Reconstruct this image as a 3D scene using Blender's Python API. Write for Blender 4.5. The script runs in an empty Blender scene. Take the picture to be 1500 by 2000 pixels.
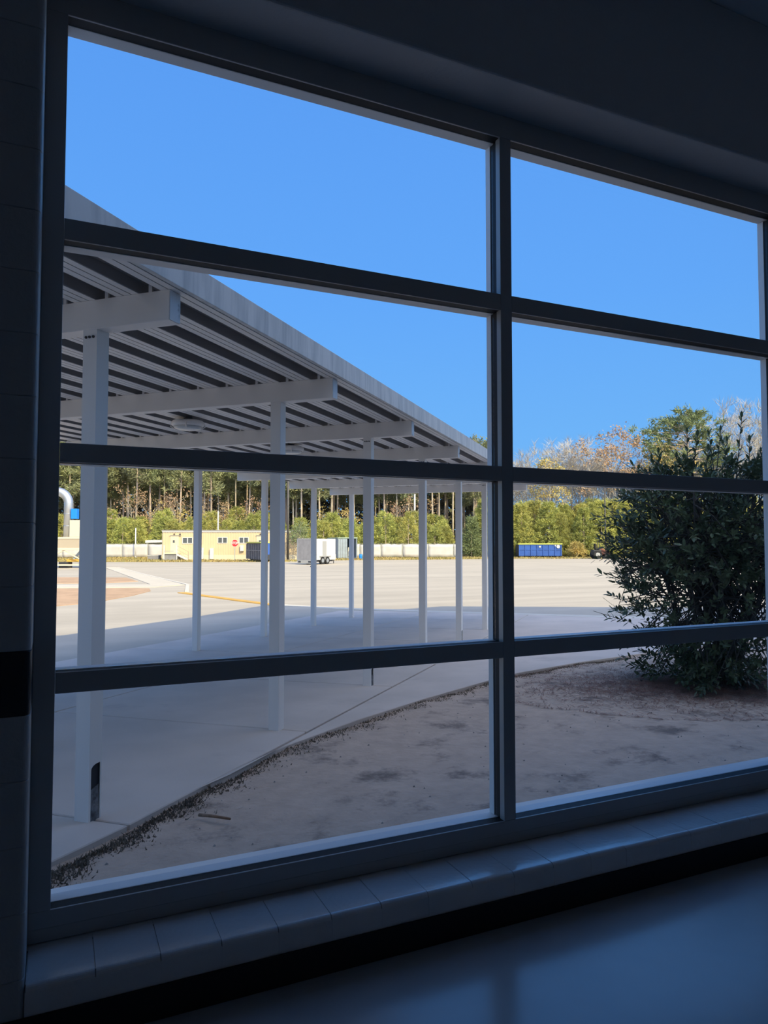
import bpy, bmesh, math, random
import numpy as np
from mathutils import Vector, Matrix

rng = np.random.default_rng(7)
random.seed(7)
PI = math.pi
S = bpy.context.scene
COL = S.collection

# ------------------------------------------------------------------ camera
cam_d = bpy.data.cameras.new('camera')
cam = bpy.data.objects.new('camera', cam_d)
COL.objects.link(cam)
cam.location = (0, -2.773, 1.583)
YAW, PITCH = math.radians(24.713), math.radians(2.51)
cam.rotation_euler = (PI / 2 + PITCH, 0, -YAW)
cam_d.sensor_fit = 'VERTICAL'
cam_d.sensor_height = 36.0
cam_d.lens = 36.0 * 1387.0 / 2000.0
cam_d.clip_start = 0.05
cam_d.clip_end = 1000
S.camera = cam

# ------------------------------------------------------------------ sky, sun, exposure
W = bpy.data.worlds.new('sky')
S.world = W
W.use_nodes = True
nt = W.node_tree
nt.nodes.clear()
tc = nt.nodes.new('ShaderNodeTexCoord')
sx = nt.nodes.new('ShaderNodeSeparateXYZ')
nt.links.new(tc.outputs['Generated'], sx.inputs[0])
cr = nt.nodes.new('ShaderNodeValToRGB')
els = cr.color_ramp.elements
els[0].position = 0.0; els[0].color = (0.26, 0.24, 0.21, 1)
els[1].position = 1.0; els[1].color = (0.075, 0.25, 0.74, 1)
for p, c in ((0.495, (0.26, 0.24, 0.21)), (0.5, (0.22, 0.54, 0.93)), (0.56, (0.165, 0.47, 0.96)), (0.66, (0.128, 0.40, 0.97)),
             (0.80, (0.102, 0.335, 0.91))):
    e = els.new(p); e.color = (*c, 1)
mr = nt.nodes.new('ShaderNodeMapRange')
mr.inputs[1].default_value = -1; mr.inputs[2].default_value = 1
nt.links.new(sx.outputs[2], mr.inputs[0])
nt.links.new(mr.outputs[0], cr.inputs[0])
bg = nt.nodes.new('ShaderNodeBackground')
bg.inputs[1].default_value = 1.08
wo = nt.nodes.new('ShaderNodeOutputWorld')
# broad white glow around the out-of-view sun, added to brighten the shade
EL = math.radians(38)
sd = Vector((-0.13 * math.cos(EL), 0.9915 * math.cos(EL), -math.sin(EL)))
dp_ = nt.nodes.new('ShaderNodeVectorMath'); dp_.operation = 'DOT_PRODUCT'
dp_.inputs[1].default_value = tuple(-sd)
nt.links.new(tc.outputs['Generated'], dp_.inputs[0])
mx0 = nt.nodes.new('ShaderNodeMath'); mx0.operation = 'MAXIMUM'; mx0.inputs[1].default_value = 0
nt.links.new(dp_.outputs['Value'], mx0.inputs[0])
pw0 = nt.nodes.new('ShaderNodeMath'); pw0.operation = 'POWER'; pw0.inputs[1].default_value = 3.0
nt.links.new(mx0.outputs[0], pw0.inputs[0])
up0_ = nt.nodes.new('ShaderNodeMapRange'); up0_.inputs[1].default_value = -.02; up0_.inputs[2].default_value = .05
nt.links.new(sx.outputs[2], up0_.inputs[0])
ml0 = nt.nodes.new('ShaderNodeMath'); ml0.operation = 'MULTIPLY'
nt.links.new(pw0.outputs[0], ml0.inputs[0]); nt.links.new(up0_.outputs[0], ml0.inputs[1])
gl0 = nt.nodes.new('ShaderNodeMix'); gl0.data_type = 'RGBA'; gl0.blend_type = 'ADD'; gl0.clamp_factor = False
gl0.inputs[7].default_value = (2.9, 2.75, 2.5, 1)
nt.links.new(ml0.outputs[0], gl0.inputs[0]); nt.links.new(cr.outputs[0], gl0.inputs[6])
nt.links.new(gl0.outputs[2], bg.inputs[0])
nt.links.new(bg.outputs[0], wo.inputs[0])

sun_d = bpy.data.lights.new('sun', 'SUN')
sun = bpy.data.objects.new('sun', sun_d)
COL.objects.link(sun)
sun_d.energy = 5.2
sun_d.color = (1.0, 0.83, 0.43)
sun_d.angle = math.radians(0.53)
sun.rotation_euler = sd.to_track_quat('-Z', 'Y').to_euler()
sun.location = (6, -30, 30)

S.view_settings.view_transform = 'Standard'
S.view_settings.look = 'None'
S.view_settings.gamma = 1
S.view_settings.use_curve_mapping = False
S.view_settings.exposure = 0.0
S.cycles.max_bounces = 10
S.cycles.transparent_max_bounces = 24

# ------------------------------------------------------------------ helpers
def link(o, parent=None):
    COL.objects.link(o)
    if parent is not None:
        o.parent = parent
    return o

def tag(o, label=None, cat=None, group=None, kind=None):
    if label: o['label'] = label
    if cat: o['category'] = cat
    if group: o['group'] = group
    if kind: o['kind'] = kind
    return o

def empty(name, loc=(0, 0, 0), rz=0.0, parent=None):
    o = bpy.data.objects.new(name, None)
    o.location = loc
    o.rotation_euler = (0, 0, rz)
    o.empty_display_size = 0.2
    return link(o, parent)

class MB:
    def __init__(self):
        self.v = []; self.f = []
    def add(self, vs, fs):
        b = len(self.v)
        self.v.extend([tuple(map(float, p)) for p in vs])
        self.f.extend([tuple(i + b for i in f) for f in fs])
        return self
    def box(self, x0, x1, y0, y1, z0, z1):
        return self.add([(x0, y0, z0), (x1, y0, z0), (x1, y1, z0), (x0, y1, z0), (x0, y0, z1), (x1, y0, z1), (x1, y1, z1), (x0, y1, z1)],
                        [(0, 3, 2, 1), (4, 5, 6, 7), (0, 1, 5, 4), (1, 2, 6, 5), (2, 3, 7, 6), (3, 0, 4, 7)])
    def hexa(self, p):
        return self.add(p, [(0, 3, 2, 1), (4, 5, 6, 7), (0, 1, 5, 4), (1, 2, 6, 5), (2, 3, 7, 6), (3, 0, 4, 7)])
    def bar(self, p0, p1, w, h=None, up=(0, 0, 1)):
        h = w if h is None else h
        p0 = np.array(p0, float); p1 = np.array(p1, float)
        d = p1 - p0; d /= np.linalg.norm(d)
        u = np.array(up, float)
        if abs(d @ u) > .98: u = np.array([1., 0, 0])
        s = np.cross(d, u); s /= np.linalg.norm(s)
        u = np.cross(s, d)
        s = s * w / 2; u = u * h / 2
        return self.hexa([p0 - s - u, p0 + s - u, p1 + s - u, p1 - s - u, p0 - s + u, p0 + s + u, p1 + s + u, p1 - s + u])
    def prism(self, pts, z0, z1):
        n = len(pts)
        vs = [(x, y, z0) for x, y in pts] + [(x, y, z1) for x, y in pts]
        fs = [tuple(range(n))[::-1], tuple(range(n, 2 * n))] + [(i, (i + 1) % n, n + (i + 1) % n, n + i) for i in range(n)]
        return self.add(vs, fs)
    def prism_z(self, pts, zf0, zf1):
        """prism whose bottom / top follow functions of (x, y)"""
        n = len(pts)
        vs = [(x, y, zf0(x, y)) for x, y in pts] + [(x, y, zf1(x, y)) for x, y in pts]
        fs = [tuple(range(n))[::-1], tuple(range(n, 2 * n))] + [(i, (i + 1) % n, n + (i + 1) % n, n + i) for i in range(n)]
        return self.add(vs, fs)
    def tube(self, pts, radii, seg=8, cap=True):
        pts = [np.array(p, float) for p in pts]
        if not hasattr(radii, '__len__'): radii = [radii] * len(pts)
        b = len(self.v); ref = None
        for i, p in enumerate(pts):
            d = (pts[min(i + 1, len(pts) - 1)] - pts[max(i - 1, 0)])
            d = d / (np.linalg.norm(d) + 1e-9)
            if ref is None:
                ref = np.array([0, 0, 1.]) if abs(d[2]) < .9 else np.array([1., 0, 0])
            s = np.cross(d, ref); s /= np.linalg.norm(s) + 1e-9
            u = np.cross(s, d); ref = u
            for k in range(seg):
                a = 2 * PI * k / seg
                self.v.append(tuple(p + radii[i] * (math.cos(a) * s + math.sin(a) * u)))
        for i in range(len(pts) - 1):
            for k in range(seg):
                k2 = (k + 1) % seg
                self.f.append((b + i * seg + k, b + i * seg + k2, b + (i + 1) * seg + k2, b + (i + 1) * seg + k))
        if cap:
            self.f.append(tuple(b + k for k in range(seg))[::-1])
            self.f.append(tuple(b + (len(pts) - 1) * seg + k for k in range(seg)))
        return self
    def lathe(self, prof, seg=24, c=(0, 0)):
        b = len(self.v)
        for r, z in prof:
            for k in range(seg):
                a = 2 * PI * k / seg
                self.v.append((c[0] + r * math.cos(a), c[1] + r * math.sin(a), z))
        for i in range(len(prof) - 1):
            for k in range(seg):
                k2 = (k + 1) % seg
                self.f.append((b + i * seg + k, b + i * seg + k2, b + (i + 1) * seg + k2, b + (i + 1) * seg + k))
        self.f.append(tuple(b + k for k in range(seg))[::-1])
        self.f.append(tuple(b + (len(prof) - 1) * seg + k for k in range(seg)))
        return self
    def mesh(self, name, mat, smooth=False):
        me = bpy.data.meshes.new(name)
        me.from_pydata(self.v, [], self.f)
        me.validate()
        if mat: me.materials.append(mat)
        if smooth:
            me.polygons.foreach_set('use_smooth', [True] * len(me.polygons))
        me.update()
        return me
    def build(self, name, mat, parent=None, smooth=False, bevel=0.0, seg=2, loc=None):
        o = bpy.data.objects.new(name, self.mesh(name, mat, smooth))
        if loc is not None: o.location = loc
        link(o, parent)
        if bevel:
            m = o.modifiers.new('bevel', 'BEVEL'); m.width = bevel; m.segments = seg; m.limit_method = 'ANGLE'
        return o

def soup(name, V, mat, tris_per=None, faces=None):
    """mesh from numpy verts (N*k,3): every k verts form one face"""
    k = V.shape[1]
    n = V.shape[0]
    me = bpy.data.meshes.new(name)
    me.vertices.add(n * k)
    me.vertices.foreach_set('co', V.reshape(-1).astype(np.float32))
    me.loops.add(n * k)
    me.loops.foreach_set('vertex_index', np.arange(n * k, dtype=np.int32))
    me.polygons.add(n)
    me.polygons.foreach_set('loop_start', np.arange(0, n * k, k, dtype=np.int32))
    try: me.polygons.foreach_set('loop_total', np.full(n, k, dtype=np.int32))
    except Exception: pass
    me.materials.append(mat)
    me.update(calc_edges=True)
    me.validate()
    return me

def obj(name, me, parent=None, loc=None):
    o = bpy.data.objects.new(name, me)
    if loc is not None: o.location = loc
    return link(o, parent)

def copy_tree(o, parent=None):
    c = o.copy(); COL.objects.link(c)
    if parent is not None: c.parent = parent
    for ch in list(o.children): copy_tree(ch, c)
    return c

def sock(n, *names):
    for x in names:
        if x in n.inputs: return n.inputs[x]

def mat(name, col, rough=.6, metal=0.0, var=0.0, scale=3.0, col2=None, stretch=None, bump=0.0, bscale=40.0, rand=0.0, spec=None,
        coord='Object', thr=None, detail=4.0, rot=0.0, trans=0.0, mask2=None):
    """principled surface; a noise blends col -> col2, `rand` shifts value per object"""
    m = bpy.data.materials.new(name); m.use_nodes = True
    t = m.node_tree; N = t.nodes; L = t.links
    p = N['Principled BSDF']
    p.inputs['Roughness'].default_value = rough
    p.inputs['Metallic'].default_value = metal
    if spec is not None: sock(p, 'Specular IOR Level', 'Specular').default_value = spec
    p.inputs['Base Color'].default_value = (*col, 1)
    src = None
    if col2 is not None or bump:
        co = N.new('ShaderNodeTexCoord')
        mp = N.new('ShaderNodeMapping')
        mp.inputs['Rotation'].default_value = (0, 0, rot)
        mp.inputs['Scale'].default_value = stretch or (1, 1, 1)
        L.new(co.outputs[coord], mp.inputs[0])
    if col2 is not None:
        nz = N.new('ShaderNodeTexNoise'); nz.inputs['Scale'].default_value = scale; nz.inputs['Detail'].default_value = detail
        L.new(mp.outputs[0], nz.inputs['Vector'])
        ra = N.new('ShaderNodeValToRGB')
        lo, hi = thr or (.35, .65)
        ra.color_ramp.elements[0].position = lo; ra.color_ramp.elements[1].position = hi
        ra.color_ramp.elements[0].color = (*col, 1); ra.color_ramp.elements[1].color = (*col2, 1)
        L.new(nz.outputs['Fac'], ra.inputs[0])
        src = ra.outputs[0]
        if mask2:
            c3, s3, lo3, hi3 = mask2
            n3 = N.new('ShaderNodeTexNoise'); n3.inputs['Scale'].default_value = s3; n3.inputs['Detail'].default_value = 12; n3.inputs['Roughness'].default_value = .72
            L.new(co.outputs[coord], n3.inputs['Vector'])
            m3 = N.new('ShaderNodeMapRange'); m3.inputs[1].default_value = lo3; m3.inputs[2].default_value = hi3
            L.new(n3.outputs['Fac'], m3.inputs[0])
            mx = N.new('ShaderNodeMix'); mx.data_type = 'RGBA'
            L.new(m3.outputs[0], mx.inputs[0]); L.new(src, mx.inputs[6]); mx.inputs[7].default_value = (*c3, 1)
            src = mx.outputs[2]
    if rand:
        oi = N.new('ShaderNodeObjectInfo')
        hs = N.new('ShaderNodeHueSaturation')
        mrr = N.new('ShaderNodeMapRange')
        mrr.inputs[3].default_value = 1 - rand; mrr.inputs[4].default_value = 1 + rand
        L.new(oi.outputs['Random'], mrr.inputs[0]); L.new(mrr.outputs[0], hs.inputs['Value'])
        mh = N.new('ShaderNodeMapRange'); mh.inputs[3].default_value = .5 - rand * .08; mh.inputs[4].default_value = .5 + rand * .08
        mu = N.new('ShaderNodeMath'); mu.operation = 'FRACT'
        mm = N.new('ShaderNodeMath'); mm.operation = 'MULTIPLY'; mm.inputs[1].default_value = 7.31
        L.new(oi.outputs['Random'], mm.inputs[0]); L.new(mm.outputs[0], mu.inputs[0]); L.new(mu.outputs[0], mh.inputs[0])
        L.new(mh.outputs[0], hs.inputs['Hue'])
        if src is not None: L.new(src, hs.inputs['Color'])
        else: hs.inputs['Color'].default_value = (*col, 1)
        src = hs.outputs[0]
    if src is not None: L.new(src, p.inputs['Base Color'])
    if bump:
        nb = N.new('ShaderNodeTexNoise'); nb.inputs['Scale'].default_value = bscale; nb.inputs['Detail'].default_value = 5
        L.new(mp.outputs[0], nb.inputs['Vector'])
        b = N.new('ShaderNodeBump'); b.inputs['Strength'].default_value = bump; b.inputs['Distance'].default_value = .02
        L.new(nb.outputs['Fac'], b.inputs['Height']); L.new(b.outputs[0], p.inputs['Normal'])
    if trans:
        tr = N.new('ShaderNodeBsdfTranslucent')
        if src is not None: L.new(src, tr.inputs[0])
        else: tr.inputs[0].default_value = (*col, 1)
        ms = N.new('ShaderNodeMixShader'); ms.inputs[0].default_value = trans
        L.new(p.outputs[0], ms.inputs[1]); L.new(tr.outputs[0], ms.inputs[2])
        L.new(ms.outputs[0], N['Material Output'].inputs[0])
    return m

def glass_mat(name, tint=(.99, .995, .99)):
    m = bpy.data.materials.new(name); m.use_nodes = True
    t = m.node_tree; N = t.nodes; L = t.links; N.clear()
    o = N.new('ShaderNodeOutputMaterial')
    a = N.new('ShaderNodeBsdfTransparent'); a.inputs[0].default_value = (*tint, 1)
    g = N.new('ShaderNodeBsdfGlossy'); g.inputs['Roughness'].default_value = 0.0
    ge = N.new('ShaderNodeNewGeometry')
    dt = N.new('ShaderNodeVectorMath'); dt.operation = 'DOT_PRODUCT'
    L.new(ge.outputs['Normal'], dt.inputs[0]); L.new(ge.outputs['Incoming'], dt.inputs[1])
    ab = N.new('ShaderNodeMath'); ab.operation = 'ABSOLUTE'
    L.new(dt.outputs['Value'], ab.inputs[0])
    iv = N.new('ShaderNodeMath'); iv.operation = 'SUBTRACT'; iv.inputs[0].default_value = 1
    L.new(ab.outputs[0], iv.inputs[1])
    pw = N.new('ShaderNodeMath'); pw.operation = 'POWER'; pw.inputs[1].default_value = 5
    L.new(iv.outputs[0], pw.inputs[0])
    fr = N.new('ShaderNodeMath'); fr.operation = 'MULTIPLY_ADD'; fr.inputs[1].default_value = .96; fr.inputs[2].default_value = .04
    L.new(pw.outputs[0], fr.inputs[0])
    mx = N.new('ShaderNodeMixShader')
    L.new(fr.outputs[0], mx.inputs[0]); L.new(a.outputs[0], mx.inputs[1]); L.new(g.outputs[0], mx.inputs[2])
    L.new(mx.outputs[0], o.inputs[0])
    return m

# ground height: the paving falls away from the building, then runs level
def g(y):
    return .016 - .0255 * y if y < 17.1 else -.42
SITE_C, SITE_S = math.cos(YAW), math.sin(YAW)
def site(a, d, z=-.42):
    """the far lot has its own grid: a metres along its edge, d metres away"""
    return (SITE_C * a + SITE_S * d, -2.773 - SITE_S * a + SITE_C * d, z)
SR = -YAW

# ------------------------------------------------------------------ materials
M = {}
M['wall'] = mat('painted_block', (.52, .515, .51), .45, bump=.15, bscale=60)
M['wall_dark'] = mat('black_band_paint', (.012, .013, .02), .4, bump=.15, bscale=60)
M['sill'] = mat('sill_paint', (.82, .81, .80), .20, col2=(.76, .75, .74), scale=5, bump=.12, bscale=45, spec=.8)
M['base'] = mat('rubber_base', (.008, .008, .011), .5)
M['floor'] = mat('polished_concrete', (.52, .51, .50), .22, col2=(.45, .44, .435), scale=1.6, bump=.03, bscale=14, spec=.75, mask2=((.05, .05, .05), 30, .73, .75))
M['ceil'] = mat('ceiling_paint', (.86, .85, .84), .8)
M['alu'] = mat('window_frame_metal', (.47, .465, .46), .42, .2)
M['alu_out'] = mat('outer_frame_daylit', (.80, .775, .75), .4)  # frame metal lightened, daylight on its outer faces put into the colour
M['gasket'] = mat('black_gasket', (.006, .006, .008), .6)
M['glass'] = glass_mat('window_glass')
M['can'] = mat('canopy_paint', (.88, .83, .77), .5, col2=(.83, .78, .73), scale=2.2, stretch=(1, 1, .25), bump=.02)
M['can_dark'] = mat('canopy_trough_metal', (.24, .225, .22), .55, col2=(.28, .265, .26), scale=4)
M['can_deck'] = mat('canopy_deck_metal', (.88, .83, .78), .45, col2=(.82, .77, .73), scale=3)
M['fascia'] = mat('weathered_fascia', (.76, .74, .70), .5, col2=(.52, .52, .50), scale=5, stretch=(3, 3, .35), thr=(.4, .72))
M['beam_end'] = mat('beam_end_paint', (.62, .62, .62), .4, col2=(.10, .095, .085), scale=9, thr=(.58, .70))
M['bolt'] = mat('dark_bolt', (.03, .028, .027), .5, .4)
M['void'] = mat('post_inside_shade', (.02, .02, .024), .8)
M['grout'] = mat('rough_grout', (.22, .22, .22), .9, col2=(.07, .07, .075), scale=28, bump=.8, bscale=35)
M['slab'] = mat('walkway_concrete', (.68, .58, .50), .75, col2=(.59, .505, .435), scale=1.3, bump=.08, bscale=30, stretch=(1, 1, 1), mask2=((.46, .39, .34), 1.1, .58, .78))
M['lot'] = mat('lot_concrete', (.53, .465, .375), .85, col2=(.44, .385, .31), scale=.55, stretch=(.12, 1.3, 1), rot=YAW, bump=.03, bscale=8,
               mask2=((.40, .35, .28), .14, .50, .75))
M['walk'] = mat('sidewalk_concrete', (.63, .56, .455), .85, col2=(.57, .505, .41), scale=.7)
M['curb'] = mat('curb_concrete', (.68, .62, .53), .85, col2=(.6, .55, .47), scale=2)
M['yellow'] = mat('yellow_curb_paint', (.72, .40, .06), .7, col2=(.62, .36, .08), scale=3)
M['dirt'] = mat('sandy_dirt', (.60, .465, .36), .95, col2=(.45, .345, .265), scale=7, bump=1.0, bscale=22, detail=10, thr=(.25, .75),
                mask2=((.20, .155, .125), 1.7, .54, .66))
M['dirt_far'] = mat('red_dirt', (.55, .36, .225), .95, col2=(.43, .28, .17), scale=1.2, bump=.6, bscale=4)
M['dry'] = mat('dry_grass', (.38, .26, .10), .95, col2=(.22, .19, .07), scale=.35, stretch=(.5, 2, 1), rot=YAW)
M['drygrass'] = mat('dry_grass_blades', (.42, .30, .12), .9, col2=(.26, .25, .09), scale=.4)
M['earth'] = mat('forest_floor', (.14, .105, .06), .95, col2=(.10, .08, .045), scale=.4)
M['moss'] = mat('dark_tuft', (.13, .11, .085), .9, col2=(.20, .165, .12), scale=6)
M['straw'] = mat('pine_straw', (.26, .125, .09), .9, col2=(.16, .08, .06), scale=5)
M['pebble'] = mat('pebbles', (.36, .34, .32), .8, col2=(.12, .11, .10), scale=3)
M['stick'] = mat('stick_wood', (.30, .18, .11), .8, col2=(.2, .12, .07), scale=30)
M['leaf'] = mat('shrub_leaf', (.075, .105, .055), .38, col2=(.11, .15, .065), scale=3, trans=.12)
M['bark'] = mat('shrub_bark', (.075, .065, .055), .9, col2=(.05, .045, .04), scale=20)
M['trunk'] = mat('pine_bark', (.62, .52, .42), .9, col2=(.40, .32, .25), scale=3, stretch=(1, 1, .3), rand=.25)
M['needle'] = mat('pine_needles', (.31, .33, .165), .8, col2=(.20, .225, .12), scale=.9, rand=.22, trans=.15)
M['needle_deep'] = mat('deep_green_needles', (.25, .30, .135), .8, col2=(.15, .19, .085), scale=.9, trans=.12)
M['young'] = mat('young_pine_needles', (.52, .50, .14), .8, col2=(.30, .33, .10), scale=1.1, rand=.16, trans=.2)
M['rust'] = mat('rust_leaves', (.52, .33, .20), .8, col2=(.42, .31, .19), scale=.8, rand=.18, trans=.2)
M['gold'] = mat('gold_leaves', (.66, .48, .17), .8, col2=(.44, .38, .14), scale=.8, rand=.12, trans=.2)
M['twig'] = mat('bare_twigs', (.52, .475, .42), .9, col2=(.42, .38, .335), scale=1, rand=.15)
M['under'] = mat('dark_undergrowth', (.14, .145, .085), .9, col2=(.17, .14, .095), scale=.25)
M['tanwall'] = mat('cream_siding', (.66, .52, .335), .7, col2=(.62, .49, .315), scale=1)
M['cream'] = mat('cream_trim', (.66, .58, .43), .6)
M['grayroof'] = mat('grey_roof_metal', (.30, .29, .28), .6)
M['white'] = mat('white_paint', (.66, .65, .63), .5)
M['dull_white'] = mat('dull_white_paint', (.62, .62, .60), .6, col2=(.52, .52, .51), scale=2)
M['darkglass'] = mat('dark_pane', (.10, .11, .12), .1)
M['red'] = mat('sign_red', (.75, .02, .03), .45)
M['pink'] = mat('faded_red_sign', (.70, .30, .22), .6)
M['steel'] = mat('galvanised_steel', (.55, .56, .57), .35, .75)
M['grey'] = mat('grey_paint', (.35, .35, .35), .6)
M['midgrey'] = mat('mid_grey_panel', (.28, .275, .29), .6, col2=(.23, .225, .24), scale=3)
M['dk'] = mat('dark_steel', (.035, .037, .045), .6)
M['black'] = mat('black_rubber', (.015, .015, .016), .8)
M['blue'] = mat('dumpster_blue', (.025, .10, .42), .5, col2=(.02, .08, .34), scale=1.2)
M['blue_shade'] = mat('dumpster_blue_shade', (.045, .055, .085), .6, col2=(.03, .035, .055), scale=2)  # dumpster blue darkened, the shade of its unlit faces put into the colour
M['brightblue'] = mat('bright_blue_paint', (.01, .22, .75), .45)
M['lime'] = mat('lime_rim_paint', (.62, .68, .14), .5)
M['sticker'] = mat('yellow_sticker', (.75, .70, .15), .5)
M['orange'] = mat('orange_plastic', (.85, .12, .02), .5)
M['contblue'] = mat('container_blue_grey', (.36, .43, .50), .55, col2=(.30, .36, .42), scale=2)
M['controof'] = mat('container_green_roof', (.42, .55, .44), .6)
M['teal'] = mat('teal_paint', (.03, .16, .17), .5)
M['tarp'] = mat('white_tarp', (.58, .56, .55), .7, col2=(.50, .49, .48), scale=1.2, stretch=(1, 1, 1))
M['tan'] = mat('tan_tank', (.42, .355, .27), .6)
M['pole'] = mat('weathered_pole', (.10, .095, .095), .8, col2=(.075, .07, .07), scale=5)
M['palepole'] = mat('pale_pole', (.62, .62, .60), .5)
M['tractor'] = mat('machine_orange', (.20, .075, .045), .5)
M['lens'] = mat('light_lens', (.62, .62, .60), .35)
M['brick'] = mat('exterior_masonry', (.45, .38, .31), .85, col2=(.38, .32, .26), scale=3)

for k_, cr_ in (('sill', .12), ('floor', .16)):
    p_ = M[k_].node_tree.nodes['Principled BSDF']
    p_.inputs['Coat Weight'].default_value = .8 if k_ == 'sill' else .3
    p_.inputs['Coat Roughness'].default_value = cr_
# ------------------------------------------------------------------ the room
struct = lambda o: tag(o, kind='structure')
FY = -.244                         # room face of the window wall
struct(MB().box(-6, 10, -7, .0, -.2, 0).build('floor', M['floor']))
struct(MB().box(-6.2, 10.2, -7.2, .14, 4.4, 4.6).build('ceiling', M['ceil']))
struct(MB().box(-6.2, -6, -7.2, .14, -.2, 4.4).build('wall_left', M['ceil']))
struct(MB().box(10, 10.2, -7.2, .14, -.2, 4.4).build('wall_right', M['ceil']))
struct(MB().box(-6, 10, -7.2, -7, -.2, 4.4).build('wall_back', M['ceil']))
w = MB()
w.box(-6, -.4755, FY, .14, -.2, 1.039).box(-6, -.4755, FY, .14, 1.242, 4.4)
w.box(5.845, 10, FY, .14, -.2, 4.4)
w.box(-.07, 5.845, -.03, .14, -.2, .2035)
w.box(-.47, -.07, -.03, .14, -.2, 4.4)
wall = struct(w.build('wall_front', M['wall']))
hd = MB().box(-.4755, 5.845, FY, .14, 3.628, 4.4)
hd.build('lintel', M['wall'], wall, bevel=.018, seg=4)
MB().box(-6, -.4755, FY, .14, 1.039, 1.242).build('painted_band', M['wall_dark'], wall)
# corner blocks of the left jamb, bullnosed, in running bond
z = 0.0
tops = [.023] + [1.039 + .2032 * k for k in range(-4, 14)]
prev = 0.0
for i, zt in enumerate(tops):
    zt = min(zt, 3.75)
    if zt - prev < .05:
        prev = zt if i else 0.0
        continue
    dark = abs(zt - 1.2422) < .01
    R_ = .022
    arc = [(-.0672 - R_ + R_ * math.sin(t), FY + R_ - R_ * math.cos(t)) for t in np.linspace(0, PI / 2, 7)]
    o = MB().prism([(-.4735, FY)] + arc + [(-.0672, -.035), (-.4735, -.035)], prev + .0003, zt - .0003).build('block', M['wall_dark'] if dark else M['wall'], wall, bevel=.0025, seg=1)
    if dark: o['label'] = 'block in black painted band'
    prev = zt
mortar = MB()
for k in range(30):
    x0 = -.0642 + .2032 * k
    jz = random.uniform(-.0012, .0012)
    R_ = .022; fy = FY + random.uniform(-.0008, .0006); zt = .2045 + jz
    pr = [(-.002, 0), (-.002, zt)] + [(fy + R_ - R_ * math.sin(t), zt - R_ + R_ * math.cos(t)) for t in np.linspace(0, PI / 2, 7)] + [(fy, 0)]
    n_ = len(pr); xa_, xb_ = x0 + .0016, x0 + .2016
    MB().add([(xa_, y, z) for y, z in pr] + [(xb_, y, z) for y, z in pr],
             [tuple(range(n_))[::-1], tuple(range(n_, 2 * n_))] + [(i, (i + 1) % n_, n_ + (i + 1) % n_, n_ + i) for i in range(n_)]).build('sill_block', M['sill'], wall)
    mortar.box(x0 - .0016, x0 + .0016, FY + .0008, -.002, 0, .184).box(x0 - .0016, x0 + .0016, FY + .022, -.002, .184, .199)
mortar.build('mortar_joints', M['sill'], wall)['kind'] = 'stuff'
b = MB().box(-6, 5.845, FY - .009, FY, 0, .1127)
struct(b.build('baseboard_front', M['base'], bevel=.003))

# ------------------------------------------------------------------ the window
win = struct(empty('window_1', (0, 0, 0)))
YF0, YF1, YO0, YO1, YG = 0.0, .040, .085, .125, .062
def member(name, x0, x1, z0, z1, flat=False):
    f1, o0, ins = (.010, .060, .0015) if flat else (.036, .085, .0035)
    o = MB().box(x0, x1, YF0, f1, z0, z1).build(name, M['alu'], win, bevel=.002)
    MB().box(x0 + ins, x1 - ins, f1, o0, z0 + ins, z1 - ins).build('gasket', M['gasket'], o)
    MB().box(x0, x1, o0, YO1, z0, z1).build('outer_cap', M['alu_out'], o, bevel=.002)
    return o
XM = [(-.068, .003), (1.883, 1.946), (3.826, 3.889), (5.769, 5.84)]
for i, (a, c) in enumerate(XM):
    member('jamb' if i in (0, 3) else 'mullion', a, c, .3125, 3.5185)
member('head', -.068, 5.84, 3.519, 3.628, True)
member('sill_rail', -.068, 5.84, .2535, .312, True)
MB().box(-.068, 5.84, .004, .128, .2055, .2525).build('sill_receptor', M['alu'], win, bevel=.002)
MB().hexa([(-.068, .1255, .262), (5.84, .1255, .262), (5.84, .20, .240), (-.068, .20, .240), (-.068, .1255, .308), (5.84, .1255, .308), (5.84, .20, .298), (-.068, .20, .298)]).build('outer_sill', M['alu_out'], win, bevel=.003)
TZ = [(2.681, 2.759), (1.873, 1.942), (1.053, 1.127)]
rows = [(2.759, 3.519), (1.942, 2.681), (1.127, 1.873), (.312, 1.053)]
for (xa, xb), (xc, xd) in zip(XM[:-1], XM[1:]):
    for z0, z1 in TZ:
        member('transom', xb + .0004, xc - .0004, z0, z1, True)
    for z0, z1 in rows:
        MB().box(xb - .012 + .0125, xc - .0005, YG, YG + .006, z0 + .0005, z1 - .0005).build('pane', M['glass'], win)

# ------------------------------------------------------------------ the building we stand in (unseen upper storey and roof, shaped to cast the shadow on the lot)
up = MB().prism([(13.4, .05), (1.5, -3.64), (3.9, -22), (32, -22), (31, -13.2)], 4.62, 13.0)
struct(up.build('wall_upper_storey', M['brick']))

# ------------------------------------------------------------------ ground
def gz(x, y): return g(y)
gl = MB()
ys = [-30, -15, .15, 5, 10, 14, 17.1, 25, 40, 70, 110, 200, 420]
for y0, y1 in zip(ys[:-1], ys[1:]):
    gl.add([(-300, y0, g(max(y0, .15)) - .10), (400, y0, g(max(y0, .15)) - .10), (400, y1, g(max(y1, .15)) - .10), (-300, y1, g(max(y1, .15)) - .10)], [(0, 1, 2, 3)])
struct(gl.build('ground', M['earth']))

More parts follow.
